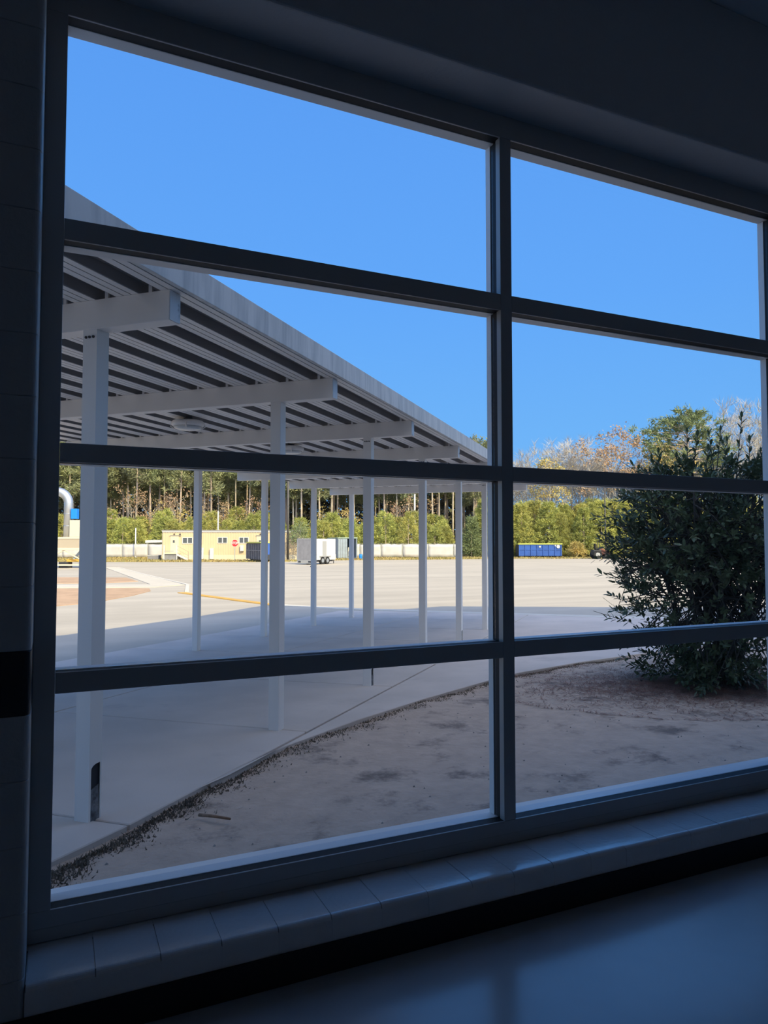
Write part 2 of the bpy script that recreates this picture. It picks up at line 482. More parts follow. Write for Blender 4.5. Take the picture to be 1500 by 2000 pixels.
# concrete lot: a sheet following the fall of the land, ending at the grass verge
lot = MB()
pts_near = [(-30, 6.2), (40, 6.2), (40, 17.1), (-30, 17.1)]
lot.prism_z(pts_near, lambda x, y: g(y) - .16, lambda x, y: g(y) - .005)
far_edge = [site(70, 93)[:2], site(17, 91)[:2], site(-8, 82)[:2], site(-13.5, 75.0)[:2], site(-40, 75)[:2]]
lot.prism([(-30, 17.1), (40, 17.1), (110, 17.1)] + far_edge, -.58, -.425)
lot.prism_z([(-40, .2), (-1.6, .2), (-1.6, 6.2), (-40, 6.2)], lambda x, y: g(y) - .16, lambda x, y: g(y) - .03)
struct(lot.build('parking_lot', M['lot']))
v = MB().prism([site(110, 92)[:2], site(110, 135)[:2], site(-90, 135)[:2], site(-90, 74)[:2], site(-13.5, 74.5)[:2], site(-8, 81.5)[:2], site(17, 90.5)[:2]], -.52, -.44)
struct(v.build('grass_verge', M['dry']))

# walkway paving: bays under the canopy and the widened edge
TH = math.atan2(-.6988, .7153)                   # canopy x axis (towards the building side)
CT, ST = math.cos(TH), math.sin(TH)
F1 = (.193, 1.795)
BAY = 2.305
def can2w(x, y): return (F1[0] + CT * x - ST * y, F1[1] + ST * x + CT * y)
pav = struct(empty('walkway_pavement', (0, 0, 0)))
for i in range(-3, 7):
    for (xa, xb) in ((-5.3, -2.5), (-2.5, .30)):
        j = .008
        q = [can2w(xa + j, i * BAY + j), can2w(xb - j, i * BAY + j), can2w(xb - j, (i + 1) * BAY - j), can2w(xa + j, (i + 1) * BAY - j)]
        if min(p[1] for p in q) < .2: 
            q = [(x, max(y, .16)) for x, y in q]
            if max(p[1] for p in q) < .4: continue
        mb = MB().prism_z(q, lambda x, y: g(y) - .14, lambda x, y: g(y))
        mb.build('slab', M['slab'], pav, bevel=.006, seg=1)
DE = [(.97, 2.155), (1.30, 2.48), (1.73, 2.87), (2.61, 3.47), (3.6, 4.05), (4.88, 4.72), (5.55, 5.03), (6.8, 5.38), (7.97, 5.6), (10.5, 5.95), (14, 6.2), (22, 6.4)]
CURB = [(24, 8.2), (18.0, 8.6), (14.6, 9.6), (12.89, 10.62), (11.45, 12.6)]
outer = [can2w(.325, 1.0)] + DE + CURB + [can2w(.325, 16.12)]
# strips so the surface follows the fall
MB().prism_z(outer, lambda x, y: g(y) - .14, lambda x, y: g(y)).build('slab', M['slab'], pav, bevel=.006, seg=1)

# curb line between paving and lot, a run of it painted yellow
def strip(pts, wd, h, name, m):
    mb = MB()
    for p, q in zip(pts[:-1], pts[1:]):
        a = np.array([*p, g(p[1])]); c = np.array([*q, g(q[1])])
        d = c - a; s = np.array([-d[1], d[0], 0]); s = s / np.linalg.norm(s) * wd / 2
        mb.hexa([a - s - (0, 0, .05), a + s - (0, 0, .05), c + s - (0, 0, .05), c - s - (0, 0, .05), a - s + (0, 0, h), a + s + (0, 0, h), c + s + (0, 0, h), c - s + (0, 0, h)])
    return mb.build(name, m)
cb = struct(strip([(24, 8.4), (18.0, 8.75), (14.7, 9.75), (13.0, 10.72), (11.2, 13.22), (9.7, 15.3), (9.1, 16.3), (8.2, 17.4), (6.4, 20.0)], .42, .006, 'curb', M['curb']))
yel = strip([(6.45, 19.6), (6.25, 20.3), (5.75, 22.2), (5.15, 24.6), (4.6, 26.8)], .32, .02, 'painted_curb', M['yellow'])
yel.parent = cb
yel['label'] = 'yellow painted run of curb'
struct(strip([(4.9, 27.3), (5.75, 32.3), (5.1, 45), (4.6, 60)], .16, .03, 'curb.001', M['curb']))
sw = MB().prism([(5.6, 32.3), (4.5, 60.5), (3.6, 60.5), (4.15, 33.2), (-12, 38.5), (-12, 36.2), (4.1, 31.0)], -.5, -.40)
struct(sw.build('sidewalk', M['walk']))

def dirt_patch(pts, zoff, name='dirt_patch'):
    mb = MB().prism_z(pts, lambda x, y: g(y) - .1, lambda x, y: g(y) + zoff)
    return struct(mb.build(name, M['dirt_far']))
dirt_patch([(3.75, 30.2), (2.6, 30.9), (-12, 35.4), (-12, 20.3), (-1.5, 20.9), (1.2, 23.2), (2.7, 26.0), (3.6, 28.4)], .012)
dirt_patch([(3.9, 36.5), (3.7, 41), (-12, 50), (-12, 40.5), (2.2, 35.4)], .012)

# near dirt bed between building and paving, as a bumpy grid
def inside_bed(x, y):
    lx = (x - F1[0]) * CT + (y - F1[1]) * ST
    if lx < .30: return False
    ex = [p[0] for p in DE]; ey = [p[1] for p in DE]
    if x > ex[0] and y > np.interp(x, ex, ey): return False
    return True
nx, ny = 200, 90
X = np.linspace(-1.6, 20, nx); Y = np.linspace(.14, 6.5, ny)
def hnoise(x, y):
    return .010 * math.sin(3.1 * x + 1.7 * y) * math.sin(2.3 * y - 1.1 * x) + .006 * math.sin(9.3 * x + 4 * y) * math.cos(8.1 * y - 3 * x)
bed = MB()
vs = [(x, y, g(y) - .035 + hnoise(x, y) + rng.normal(0, .002)) for y in Y for x in X]
fs = []
for j in range(ny - 1):
    for i in range(nx - 1):
        fs.append((j * nx + i, j * nx + i + 1, (j + 1) * nx + i + 1, (j + 1) * nx + i))
bed.add(vs, fs)
struct(bed.build('ground_dirt_bed', M['dirt'], smooth=True))

# ---- small growth and litter
def blades(n, place, hmin, hmax, wd, lean=.5):
    V = np.zeros((n, 3, 3))
    for i in range(n):
        x, y, zz = place()
        h = random.uniform(hmin, hmax); a = random.uniform(0, 2 * PI); l = random.uniform(0, lean) * h
        dx, dy = math.cos(a) * wd / 2, math.sin(a) * wd / 2
        b = random.uniform(0, 2 * PI)
        V[i] = [(x - dx, y - dy, zz), (x + dx, y + dy, zz), (x + l * math.cos(b), y + l * math.sin(b), zz + h)]
    return V
edge_pts = [can2w(.31, -1.4), can2w(.31, -.8), can2w(.31, 0), can2w(.30, .6)] + DE[:9]
seglen = [math.dist(a, b) for a, b in zip(edge_pts[:-1], edge_pts[1:])]
wts = [l * k for l, k in zip(seglen, [3.4, 3.2, 3.0, 2.4, 1.8, 1.2, .8, .8, 1.0, 1.2, 1.2, 1.2])]
def edge_place():
    k = random.choices(range(len(seglen)), wts)[0]
    t = random.random()
    a, b = edge_pts[k], edge_pts[k + 1]
    x = a[0] + (b[0] - a[0]) * t; y = a[1] + (b[1] - a[1]) * t
    d = np.array([b[0] - a[0], b[1] - a[1]]); d /= np.linalg.norm(d)
    clump = .5 + .5 * math.sin(x * 11 + y * 7)
    off = abs(random.gauss(0, .04 + .06 * clump)) + .003
    x += d[1] * off; y -= d[0] * off
    return x, y, g(y) - .04 + hnoise(x, y)
tag(obj('weed_tufts', soup('weed_tufts', blades(9000, edge_place, .006, .028, .014, 1.4), M['moss'])),
    'short dark dead weeds fringing the walkway edge', 'weeds', kind='stuff')
def straw_place():
    a = random.uniform(0, 2 * PI); r = abs(random.gauss(0, .55)) + .25 * random.random() * (1 + .5 * math.sin(3 * a))
    r = min(r, 1.25)
    x = 7.1 + 2.1 * r * math.cos(a); y = 3.35 + 1.45 * r * math.sin(a) - .12 * (x - 7.1)
    return x, y, g(y) - .028 + hnoise(x, y) + random.uniform(0, .035) * max(0, 1 - r)
def straw(n):
    V = np.zeros((n, 3, 3))
    for i in range(n):
        x, y, zz = straw_place()
        a = random.uniform(0, PI); l = random.uniform(.05, .14)
        c, s = math.cos(a), math.sin(a); t = random.uniform(-.012, .02)
        V[i] = [(x - s * .004, y + c * .004, zz), (x + s * .004, y - c * .004, zz), (x + c * l, y + s * l, zz + t)]
    return V
tag(obj('pine_straw', soup('pine_straw', straw(16000), M['straw'])), 'reddish brown pine straw mulch under the big evergreen shrub', 'mulch', kind='stuff')
def verge_place():
    while True:
        a = random.uniform(-42, 62); d = random.uniform(76, 103)
        if a > -8 and d < 82 + (a + 8) * .36 and d < 91: continue
        if a > 17 and d < 92: continue
        x, y, _ = site(a, d)
        return x, y, -.45
tag(obj('dry_grass', soup('dry_grass', blades(16000, verge_place, .08, .22, .16, 1.2), M['drygrass'])), 'dry yellow brown grass strip beyond the concrete lot', 'grass', kind='stuff')
pb = MB()
for i in range(260):
    while True:
        x = random.uniform(.1, 8); y = random.uniform(.3, 5.5)
        if inside_bed(x, y): break
    s = random.uniform(.004, .011); zz = g(y) - .033 + hnoise(x, y)
    pb.add([(x - s, y, zz), (x, y - s * .8, zz), (x + s, y, zz), (x, y + s * .9, zz), (x + s * .1, y, zz + s)], [(0, 1, 4), (1, 2, 4), (2, 3, 4), (3, 0, 4)])
tag(pb.build('gravel', M['pebble']), 'tiny pebbles scattered over the sandy dirt', 'gravel', kind='stuff')
st = MB().tube([(.80, 1.605, g(1.6) - .012), (.865, 1.53, g(1.5) - .006), (.955, 1.455, g(1.45) - .012)], [.010, .009, .007], 7)
tag(st.build('stick', M['stick'], smooth=True), 'short brown stick lying on bare dirt near walkway edge', 'stick')

# ------------------------------------------------------------------ walkway canopy
can = empty('walkway_canopy', (F1[0], F1[1], 0), TH)
tag(can, 'long white metal walkway canopy on thin posts with ribbed underside', 'canopy')
ZB0, ZB1 = 2.855, 3.032
XB0, XB1 = -4.60, .560
Y0, Y1 = -1.5, 6 * BAY + .32
HW = .051
def hollow_post(z0, z1, hole):
    m = MB(); t = .004
    m.box(-HW, -HW + t, -HW, HW, z0, z1)
    m.box(-HW + t, HW, -HW, -HW + t, z0, z1)
    m.box(-HW + t, HW, HW - t, HW, z0, z1)
    # face towards the building, with an arched opening down to the ground
    a, c, zt = -HW + .016, HW - .012, z0 + hole
    out = [(-HW + t, z0), (a, z0), (a, zt - .03)]
    for k in range(1, 6):
        ang = PI - k * PI / 10 * 1.0
        out.append((a + .055 * (1 + math.cos(ang)), zt - .03 + .03 * math.sin(ang)))
    out += [(c, zt), (c, z0), (HW - t, z0), (HW - t, z1), (-HW + t, z1)]
    n = len(out)
    vs = [(HW - t, y, zz) for y, zz in out] + [(HW, y, zz) for y, zz in out]
    fs = [tuple(range(n))[::-1], tuple(range(n, 2 * n))] + [(i, (i + 1) % n, n + (i + 1) % n, n + i) for i in range(n)]
    return m.add(vs, fs)
for i in range(7):
    for row, xr in ((0, 0.0), (1, -3.99)):
        wx, wy = can2w(xr, i * BAY)
        zg = g(wy) - .01
        if row == 0 and i in (0, 2, 4):
            hole = .335 if i == 0 else .22
            p = hollow_post(zg, ZB0, hole).build('post', M['can'], can, loc=(xr, i * BAY, 0))
            MB().box(-HW + .0045, HW - .012, -HW + .0045, HW - .0045, zg + hole * .6, zg + hole + .25).build('drain_cavity_shade', M['void'], p)  # dark block standing in for the shade inside the hollow post
            gr = MB()
            gr.hexa([(-HW + .005, -HW + .006, zg), (HW - .002, -HW + .006, zg), (HW - .002, HW - .006, zg), (-HW + .005, HW - .006, zg),
                     (-HW + .005, -HW + .006, zg + hole * .55), (HW - .008, -HW + .006, zg + hole * .54), (HW - .008, HW - .006, zg + hole * .62), (-HW + .005, HW - .006, zg + hole * .6)])
            gr.build('grout_fill', M['grout'], p)
        else:
            p = MB().box(-HW, HW, -HW, HW, zg, ZB0).build('post', M['can'], can, loc=(xr, i * BAY, 0), bevel=.003)
        if row == 0 and i in (0, 2, 3, 5):
            for bx in (-.028, -.002, .026):
                MB().tube([(bx, -HW - .006, ZB0 - .045), (bx, -HW + .001, ZB0 - .045)], .0085, 8).build('bolt', M['bolt'], p)
    bm = MB().box(XB0, XB1, i * BAY - HW, i * BAY + HW, ZB0, ZB1).build('beam', M['can'], can, bevel=.003)
    MB().box(XB1, XB1 + .003, i * BAY - HW + .003, i * BAY + HW - .003, ZB0 + .003, ZB1 - .003).build('end_cap', M['beam_end'], bm)
# decking: light flat pans with two grooves, deep dark troughs between
PITCHX = .312
xs = [.498 - PITCHX * k for k in range(17)]
clip = MB().box(-.012, .012, -.006, .006, ZB1, ZB1 + .066).mesh('deck_clip', M['can_deck'])
for k, x0 in enumerate(xs):
    wl = .165
    lp = MB()
    sub = [(0, .048), (.056, .104), (.112, .158)]
    for a, c in sub:
        if x0 + a > .598: continue
        lp.box(x0 + a, min(x0 + c, .598), Y0, Y1, ZB1, ZB1 + .003)
    lp.build('deck_pan', M['can_deck'], can)
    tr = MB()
    tr.box(x0 + .006, min(x0 + wl - .006, .597), Y0, Y1, ZB1 + .0085, ZB1 + .022)  # dark strip behind the pan grooves, in place of the shade in them
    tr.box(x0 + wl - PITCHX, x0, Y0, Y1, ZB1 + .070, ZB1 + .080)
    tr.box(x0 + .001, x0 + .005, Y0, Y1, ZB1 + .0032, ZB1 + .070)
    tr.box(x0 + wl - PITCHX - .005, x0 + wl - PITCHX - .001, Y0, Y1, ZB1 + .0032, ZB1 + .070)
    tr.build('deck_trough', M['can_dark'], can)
    for i in range(7):
        o = obj('deck_clip', clip, can, (x0 + (wl - PITCHX) / 2, i * BAY - HW + .01, 0))
XE = xs[-1] + wl - PITCHX
MB().box(.6, .635, Y0, Y1 + .03, ZB1 + .003, 3.207).build('fascia', M['fascia'], can, bevel=.003)
MB().box(.601, .634, Y0 - .035, Y0 - .001, ZB1 + .003, 3.207).build('fascia_corner', M['fascia'], can)
MB().box(XE - .035, .6, Y1 + .001, Y1 + .03, ZB1 + .003, 3.207).build('end_fascia', M['fascia'], can, bevel=.003)
MB().box(XE - .035, .6, Y0 - .03, Y0 - .001, ZB1 + .003, 3.207).build('end_fascia', M['fascia'], can, bevel=.003)
MB().box(XE - .036, XE - .001, Y0, Y1, ZB1 + .003, 3.207).build('back_fascia', M['fascia'], can, bevel=.003)
MB().box(XE, .599, Y0, Y1, ZB1 + .090, ZB1 + .135).build('roof_sheet', M['can_deck'], can)

# round lights under the deck
def canopy_light(yc, xc, label):
    wx, wy = can2w(xc, yc)
    t = empty('ceiling_light', (wx, wy, ZB1 + .02), TH)
    tag(t, label, 'light', 'round lights under the canopy')
    MB().lathe([(.05, 0), (.05, -.045), (.07, -.05)], 16).build('stem', M['dk'], t)
    MB().lathe([(.08, -.045), (.172, -.055), (.19, -.075), (.185, -.105), (.165, -.12)], 28).build('housing', M['can'], t, smooth=True)
    MB().lathe([(.163, -.118), (.155, -.14), (.12, -.152), (.02, -.156)], 28).build('lens', M['lens'], t, smooth=True)
    cl = MB()
    for k in range(4):
        a = k * PI / 2 + .5
        cl.tube([(.185 * math.cos(a), .185 * math.sin(a), -.09), (.195 * math.cos(a), .195 * math.sin(a), -.12), (.15 * math.cos(a), .15 * math.sin(a), -.146)], .007, 5)
    cl.build('guard_clip', M['can'], t)
canopy_light(3.55, -1.84, 'round white light under canopy between second and third beams')
canopy_light(5.92, -1.72, 'round white light under canopy behind the third beam')
canopy_light(1.2, -1.84, 'round white light under canopy before the second beam')

# ------------------------------------------------------------------ the big evergreen shrub by the window
SH = empty('evergreen_shrub', (7.25, 3.42, g(3.42) - .03))
tag(SH, 'large dark evergreen shrub with glossy leaves growing from mulch outside window', 'shrub')
def leaf_verts(base, d, up, L, wd):
    d = d / np.linalg.norm(d); s = np.cross(d, up); s /= np.linalg.norm(s) + 1e-9
    n = np.cross(s, d)
    p = [base, base + d * L * .35 + s * wd / 2 + n * wd * .12, base + d * L * .72 + s * wd * .42 + n * wd * .10, base + d * L,
         base + d * L * .72 - s * wd * .42 + n * wd * .10, base + d * L * .35 - s * wd / 2 + n * wd * .12]
    m1 = base + d * L * .35; m2 = base + d * L * .72
    return [[p[0], p[1], m1, p[5]], [m1, p[1], p[2], m2], [m1, m2, p[4], p[5]], [m2, p[2], p[3], p[4]]]
br = MB(); quads = []; tops_l = []
stems = []
for k in range(16):
    a = random.uniform(0, 2 * PI); r = random.uniform(.04, .34)
    b0 = np.array([r * math.cos(a), r * math.sin(a), 0])
    e = np.array([random.uniform(-.9, .9), random.uniform(-.9, .9), random.uniform(1.7, 2.5)])
    mid = b0 * .5 + e * .5 + rng.normal(0, .12, 3) + np.array([0, 0, .1])
    br.tube([b0, b0 * .7 + mid * .3 + (0, 0, .08), mid, e], [.026, .022, .017, .007], 6)
    stems.append((b0, mid, e))
def shrub_r(z, az):
    """radius of the crown at height z"""
    prof = np.interp(z, [0, .25, .6, 1.0, 1.5, 1.95, 2.35, 2.7, 2.95, 3.1], [.75, .95, 1.08, 1.2, 1.27, 1.17, .92, .62, .34, .12])
    return prof * (1 + .12 * math.sin(3 * az + 1.3 + z * 2) + .08 * math.sin(7 * az + z * 5))
up0 = np.array([0, 0, 1.])
def spray(base, d, n, L, wd, slen, store):
    d = d / np.linalg.norm(d)
    for i in range(n):
        t = i / max(n - 1, 1)
        p = base + d * slen * t + np.array([0, 0, -.04 * t * t])
        ga = i * 2.4
        s = np.cross(d, up0); s /= np.linalg.norm(s) + 1e-9; u = np.cross(s, d)
        ld = d * (.55 + .5 * t) + s * math.cos(ga) * .8 + u * math.sin(ga) * .8 + rng.normal(0, .15, 3)
        nn = up0 + rng.normal(0, .35, 3)
        store.extend(leaf_verts(p, ld, nn, L * random.uniform(.75, 1.2), wd * random.uniform(.8, 1.15)))
NSP = 1020
for k in range(NSP):
    zz = random.choices([random.uniform(.08, .6), random.uniform(.6, 1.25), random.uniform(1.25, 2.1), random.uniform(2.1, 2.65)], [.15, .09, .40, .22])[0]
    az = random.uniform(0, 2 * PI)
    rr = shrub_r(zz, az) * (random.uniform(.45, .95) if zz > .6 else random.uniform(.1, .95)) ** .6
    base = np.array([rr * math.cos(az), rr * math.sin(az), zz])
    d = np.array([math.cos(az), math.sin(az), random.uniform(.0, .9) if zz > .5 else random.uniform(-.2, .5)]) + rng.normal(0, .25, 3)
    sl = random.uniform(.16, .34)
    spray(base - d * .1, d, random.randint(11, 17), .085, .034, sl, quads)
    if k % 2 == 0:
        st_ = stems[random.randrange(len(stems))]
        t = random.uniform(.3, .95)
        o0 = st_[0] * (1 - t) ** 2 + 2 * t * (1 - t) * st_[1] + t * t * st_[2]
        br.tube([o0, (o0 + base) / 2 + (0, 0, .06), base, base + d * sl * .8], [.010, .008, .005, .0025], 4, cap=False)
for k in range(400):                                  # darker inner foliage
    zz = random.choice([random.uniform(1.4, 2.4), random.uniform(1.4, 2.4), random.uniform(1.3, 1.7), random.uniform(.1, .45)]); az = random.uniform(0, 2 * PI)
    rr = shrub_r(zz, az) * random.uniform(.05, .6)
    spray(np.array([rr * math.cos(az), rr * math.sin(az), zz]), rng.normal(0, 1, 3), 12, .085, .036, .25, quads)
soupV = np.array(quads)
obj('foliage', soup('shrub_foliage', soupV, M['leaf']), SH)['kind'] = 'stuff'
# upright sprigs on the top, their larger leaves one by one
lv = []
lm = MB()
for qd in leaf_verts(np.zeros(3), np.array([1., 0, 0]), up0, 1.0, .36):
    lm.add(qd, [(0, 1, 2, 3)])
leaf_me = lm.mesh('leaf', M['leaf'], smooth=True)
nleaf = 0
for (ax, ay, az0, h) in ((-.75, .1, 2.5, .28), (-.5, -.2, 2.65, .3), (-.28, .1, 2.72, .34), (-.05, -.15, 2.7, .36), (.15, .1, 2.72, .34), (.36, -.1, 2.74, .52), (.46, .15, 2.62, .4),
                          (.68, -.15, 2.5, .34), (-.9, -.1, 2.25, .3), (.6, .2, 2.5, .3), (.1, -.45, 2.55, .36), (-.3, -.5, 2.5, .34), (-.62, -.45, 2.45, .3), (.5, -.4, 2.5, .34), (.8, 0, 2.3, .3)):
    b0 = np.array([ax, ay, az0]); d = np.array([random.uniform(-.25, .25) + ax * .12, random.uniform(-.2, .2), 1.0]); d /= np.linalg.norm(d)
    br.tube([b0 - d * .5, b0, b0 + d * h], [.008, .006, .003], 5)
    for i in range(14):
        t = i / 13; p = b0 + d * h * t; ga = i * 2.4
        s = np.array([math.cos(ga), math.sin(ga), 0])
        ld = Vector(d * (.5 + .7 * t) + s * .8)
        o = obj('leaf', leaf_me, SH, tuple(p))
        o.rotation_euler = ld.to_track_quat('X', 'Z').to_euler()
        sc = random.uniform(.072, .105)
        o.scale = (sc, sc, sc)
        nleaf += 1
br.build('branches', M['bark'], SH, smooth=True)['kind'] = 'stuff'

# ------------------------------------------------------------------ trees
def rand_dirs(n):
    d = rng.normal(0, 1, (n, 3)); return d / np.linalg.norm(d, axis=1)[:, None]
def tufts(centers, outs, m, length, width, spread, outw=.6):
    """m needle triangles around every centre, leaning along `outs`"""
    n = len(centers)
    c = np.repeat(np.array(centers), m, 0); o = np.repeat(np.array(outs), m, 0)
    d = rand_dirs(n * m) + o * outw
    d /= np.linalg.norm(d, axis=1)[:, None]
    s = np.cross(d, rand_dirs(n * m)); s /= np.linalg.norm(s, axis=1)[:, None] + 1e-9
    p = c + rng.normal(0, spread, (n * m, 3))
    L = length * rng.uniform(.6, 1.3, (n * m, 1)); wv = width * rng.uniform(.7, 1.3, (n * m, 1))
    return np.stack([p - s * wv / 2, p + s * wv / 2, p + d * L], 1)
def pine_proto(name, H, crown0, rmax, nb, m, needle, trunk_r, label=None, group=None, plates=False, tl=.5, tw=.13):
    t = empty(name)
    bx, by = random.uniform(-.25, .25), random.uniform(-.25, .25)
    tk = MB().tube([(0, 0, -.2), (bx * .4, by * .4, H * .35), (bx, by, H * .7), (bx * .6, by * .6, H * .97)], [trunk_r, trunk_r * .8, trunk_r * .55, trunk_r * .12], 7)
    cs, os_ = [], []
    for k in range(nb):
        f = (k + random.random()) / nb
        h = H * (crown0 + (1 - crown0) * f)
        az = random.uniform(0, 2 * PI)
        pr = (math.sin(PI * min(1, .18 + .86 * f)) ** .7 if plates else (1 - f) ** .75 * .9 + .12)
        ln = rmax * pr * random.uniform(.6, 1.1)
        dr = np.array([math.cos(az), math.sin(az), random.uniform(-.05, .35)])
        b0 = np.array([bx * .8, by * .8, h]); e = b0 + dr * ln
        tk.tube([b0, b0 + dr * ln * .5 + (0, 0, .1), e], [trunk_r * .22, trunk_r * .15, .02], 4, cap=False)
        for q in (.5, .8, 1.0):
            if q * ln < .4: continue
            cs.append(b0 + dr * ln * q + rng.normal(0, .15, 3)); os_.append(dr + (0, 0, .4))
    cs.append(np.array([bx * .6, by * .6, H])); os_.append(np.array([0, 0, 1.]))
    tk.build('trunk', M['trunk'], t, smooth=True)
    obj('crown', soup(name + '_crown', tufts(cs, os_, m, tl, tw, .28), needle), t)
    return t
def young_proto(name, H, R, nb, m, needle, label=None):
    t = empty(name)
    tk = MB().tube([(0, 0, -.2), (0, 0, H * .5), (0, 0, H * .95)], [.10, .07, .02], 6)
    cs, os_ = [], []
    for k in range(nb):
        f = random.random() ** 1.15
        h = .15 + (H - .2) * f
        az = random.uniform(0, 2 * PI)
        r = R * (min(1, 1.15 - f) ** .7) * random.uniform(.45, 1.05) * (.75 if f < .08 else 1)
        dr = np.array([math.cos(az), math.sin(az), .5])
        cs.append(np.array([r * math.cos(az), r * math.sin(az), h + .2 * r])); os_.append(dr)
    for k in range(24):
        az = random.uniform(0, 2 * PI); h = random.uniform(.1, .8) * H
        tk.tube([(0, 0, h), (R * .7 * math.cos(az) * (1 - h / H), R * .7 * math.sin(az) * (1 - h / H), h + .5)], [.03, .012], 4, cap=False)
    tk.build('trunk', M['trunk'], t)
    obj('crown', soup(name + '_crown', tufts(cs, os_, m, .42, .10, .16, .9), needle), t)
    return t
def branchy(H, R, levels=4, trunk_r=.18, clear=.3, n0=9):
    """bare branching skeleton; returns mesh builder and twig end points"""
    mb = MB(); ends = []
    mb.tube([(0, 0, -.2), (.1, .05, H * clear), (.0, .1, H * .75)], [trunk_r, trunk_r * .75, trunk_r * .25], 6, cap=False)
    def grow(p, d, L, r, lev):
        e = p + d * L + rng.normal(0, L * .08, 3)
        mb.tube([p, (p + e) / 2 + rng.normal(0, L * .04, 3), e], [r, r * .75, r * .5], 4 if lev < 2 else 3, cap=False)
        if lev >= levels:
            ends.append((e, d)); return
        for k in range(random.choice((2, 3, 3))):
            nd = d + rng.normal(0, .42, 3) + np.array([0, 0, .12]); nd /= np.linalg.norm(nd)
            grow(p + (e - p) * random.uniform(.5, 1.0), nd, L * random.uniform(.6, .8), max(r * .55, .012), lev + 1)
    for k in range(n0):
        f = clear + (.75 - clear) * k / (n0 - 1)
        az = k * 2.4 + random.random()
        d = np.array([math.cos(az), math.sin(az), random.uniform(.6, 1.3) + f]); d /= np.linalg.norm(d)
        grow(np.array([0, 0, H * f]), d, R * random.uniform(.45, .65) * (1.15 - .5 * f), trunk_r * .35, 1)
    return mb, ends
def bare_proto(name, H, R, **kw):
    t = empty(name)
    mb, ends = branchy(H, R, **kw)
    mb.build('trunk', M['twig'], t)
    cs = [e for e, d in ends]; os_ = [d for e, d in ends]
    obj('crown', soup(name + '_twigs', tufts(cs, os_, 11, 1.1, .05, .2, 1.4), M['twig']), t)
    return t
def leafy_proto(name, H, R, m, lm_, sz=.26, dens=1, **kw):
    t = empty(name)
    mb, ends = branchy(H, R, **kw)
    mb.build('trunk', M['twig'], t)
    cs = [e for e, d in ends]; os_ = [d for e, d in ends]
    obj('crown', soup(name + '_leaves', tufts(cs, os_, m, sz, sz * .7, .4, .3), lm_), t)
    return t
def plant(proto, a, d, sc, first, label, cat, group, z=-.45):
    o = proto if first else copy_tree(proto)
    o.location = site(a, d, z)
    o.rotation_euler = (0, 0, random.uniform(0, 2 * PI))
    o.scale = (sc * random.uniform(.92, 1.08), sc * random.uniform(.92, 1.08), sc)
    tag(o, label, cat, group)
    return o
def forest(protos, spots, label, cat, group):
    used = set()
    for a, d, sc in spots:
        k = random.randrange(len(protos))
        plant(protos[k], a, d, sc, k not in used, label, cat, group); used.add(k)
    for k, p in enumerate(protos):
        if k not in used:
            for c in list(p.children): bpy.data.objects.remove(c)
            bpy.data.objects.remove(p)

tall = [pine_proto('tall_pine', 20, .46 + .07 * k, 2.2, 52, 24, M['needle'], .19, tl=.55, tw=.15) for k in range(4)]
spots = []
for row, (d, n) in enumerate(((116, 34), (122, 34), (129, 34), (137, 30), (144, 26))):
    for i in range(n):
        a = -66 + (84 * (i + random.uniform(.1, .9)) / n) * (d / 116.)
        if a / d * 1387 + 750 > 985: continue
        spots.append((a, d + random.uniform(-2.5, 2.5), random.uniform(.88, 1.12)))
forest(tall, spots, 'tall slender dark pine with long bare trunk in the forest beyond the fence', 'tree', 'tall pines in the forest beyond the fence')

young = [young_proto('young_pine', 6.0 + .5 * k, 2.3 + .2 * k, 210, 26, M['young']) for k in range(4)]
spots = []
for row, (d, n) in enumerate(((104, 22), (108, 24), (112, 20))):
    for i in range(n):
        a = -56 + 67 * (i + random.uniform(.1, .9)) / n
        spots.append((a, d + random.uniform(-1.5, 1.5), random.uniform(.62, .92) + .06 * row))
forest(young, spots, 'bushy young yellow green pine along the forest edge behind the white screen fence', 'tree', 'young pines behind the screen fence')
young2 = [young_proto('bushy_pine', 8.2 + .4 * k, 2.7, 360, 26, M['young']) for k in range(3)]
spots = []
for row, (d, n) in enumerate(((105, 20), (109, 20), (113, 18))):
    for i in range(n):
        a = 14.5 + 54 * (i + random.uniform(.1, .9)) / n
        spots.append((a, d + random.uniform(-1.3, 1.3), random.uniform(.72, .98) + .05 * row))
forest(young2, spots, 'bushy yellow green pine in the thicket behind the open lot edge', 'tree', 'bushy pines behind the open lot edge')
low = [young_proto('low_bush', 2.2, 1.6, 90, 26, M['gold' if k else 'young']) for k in range(2)]
spots = [(26.5 + 38 * (i + random.uniform(.1, .9)) / 16, 101.5 + random.uniform(-.8, .8), random.uniform(.8, 1.25)) for i in range(16)]
forest(low, spots, 'low yellowish bush at the foot of the pine thicket', 'bush', 'low bushes at the foot of the pine thicket')

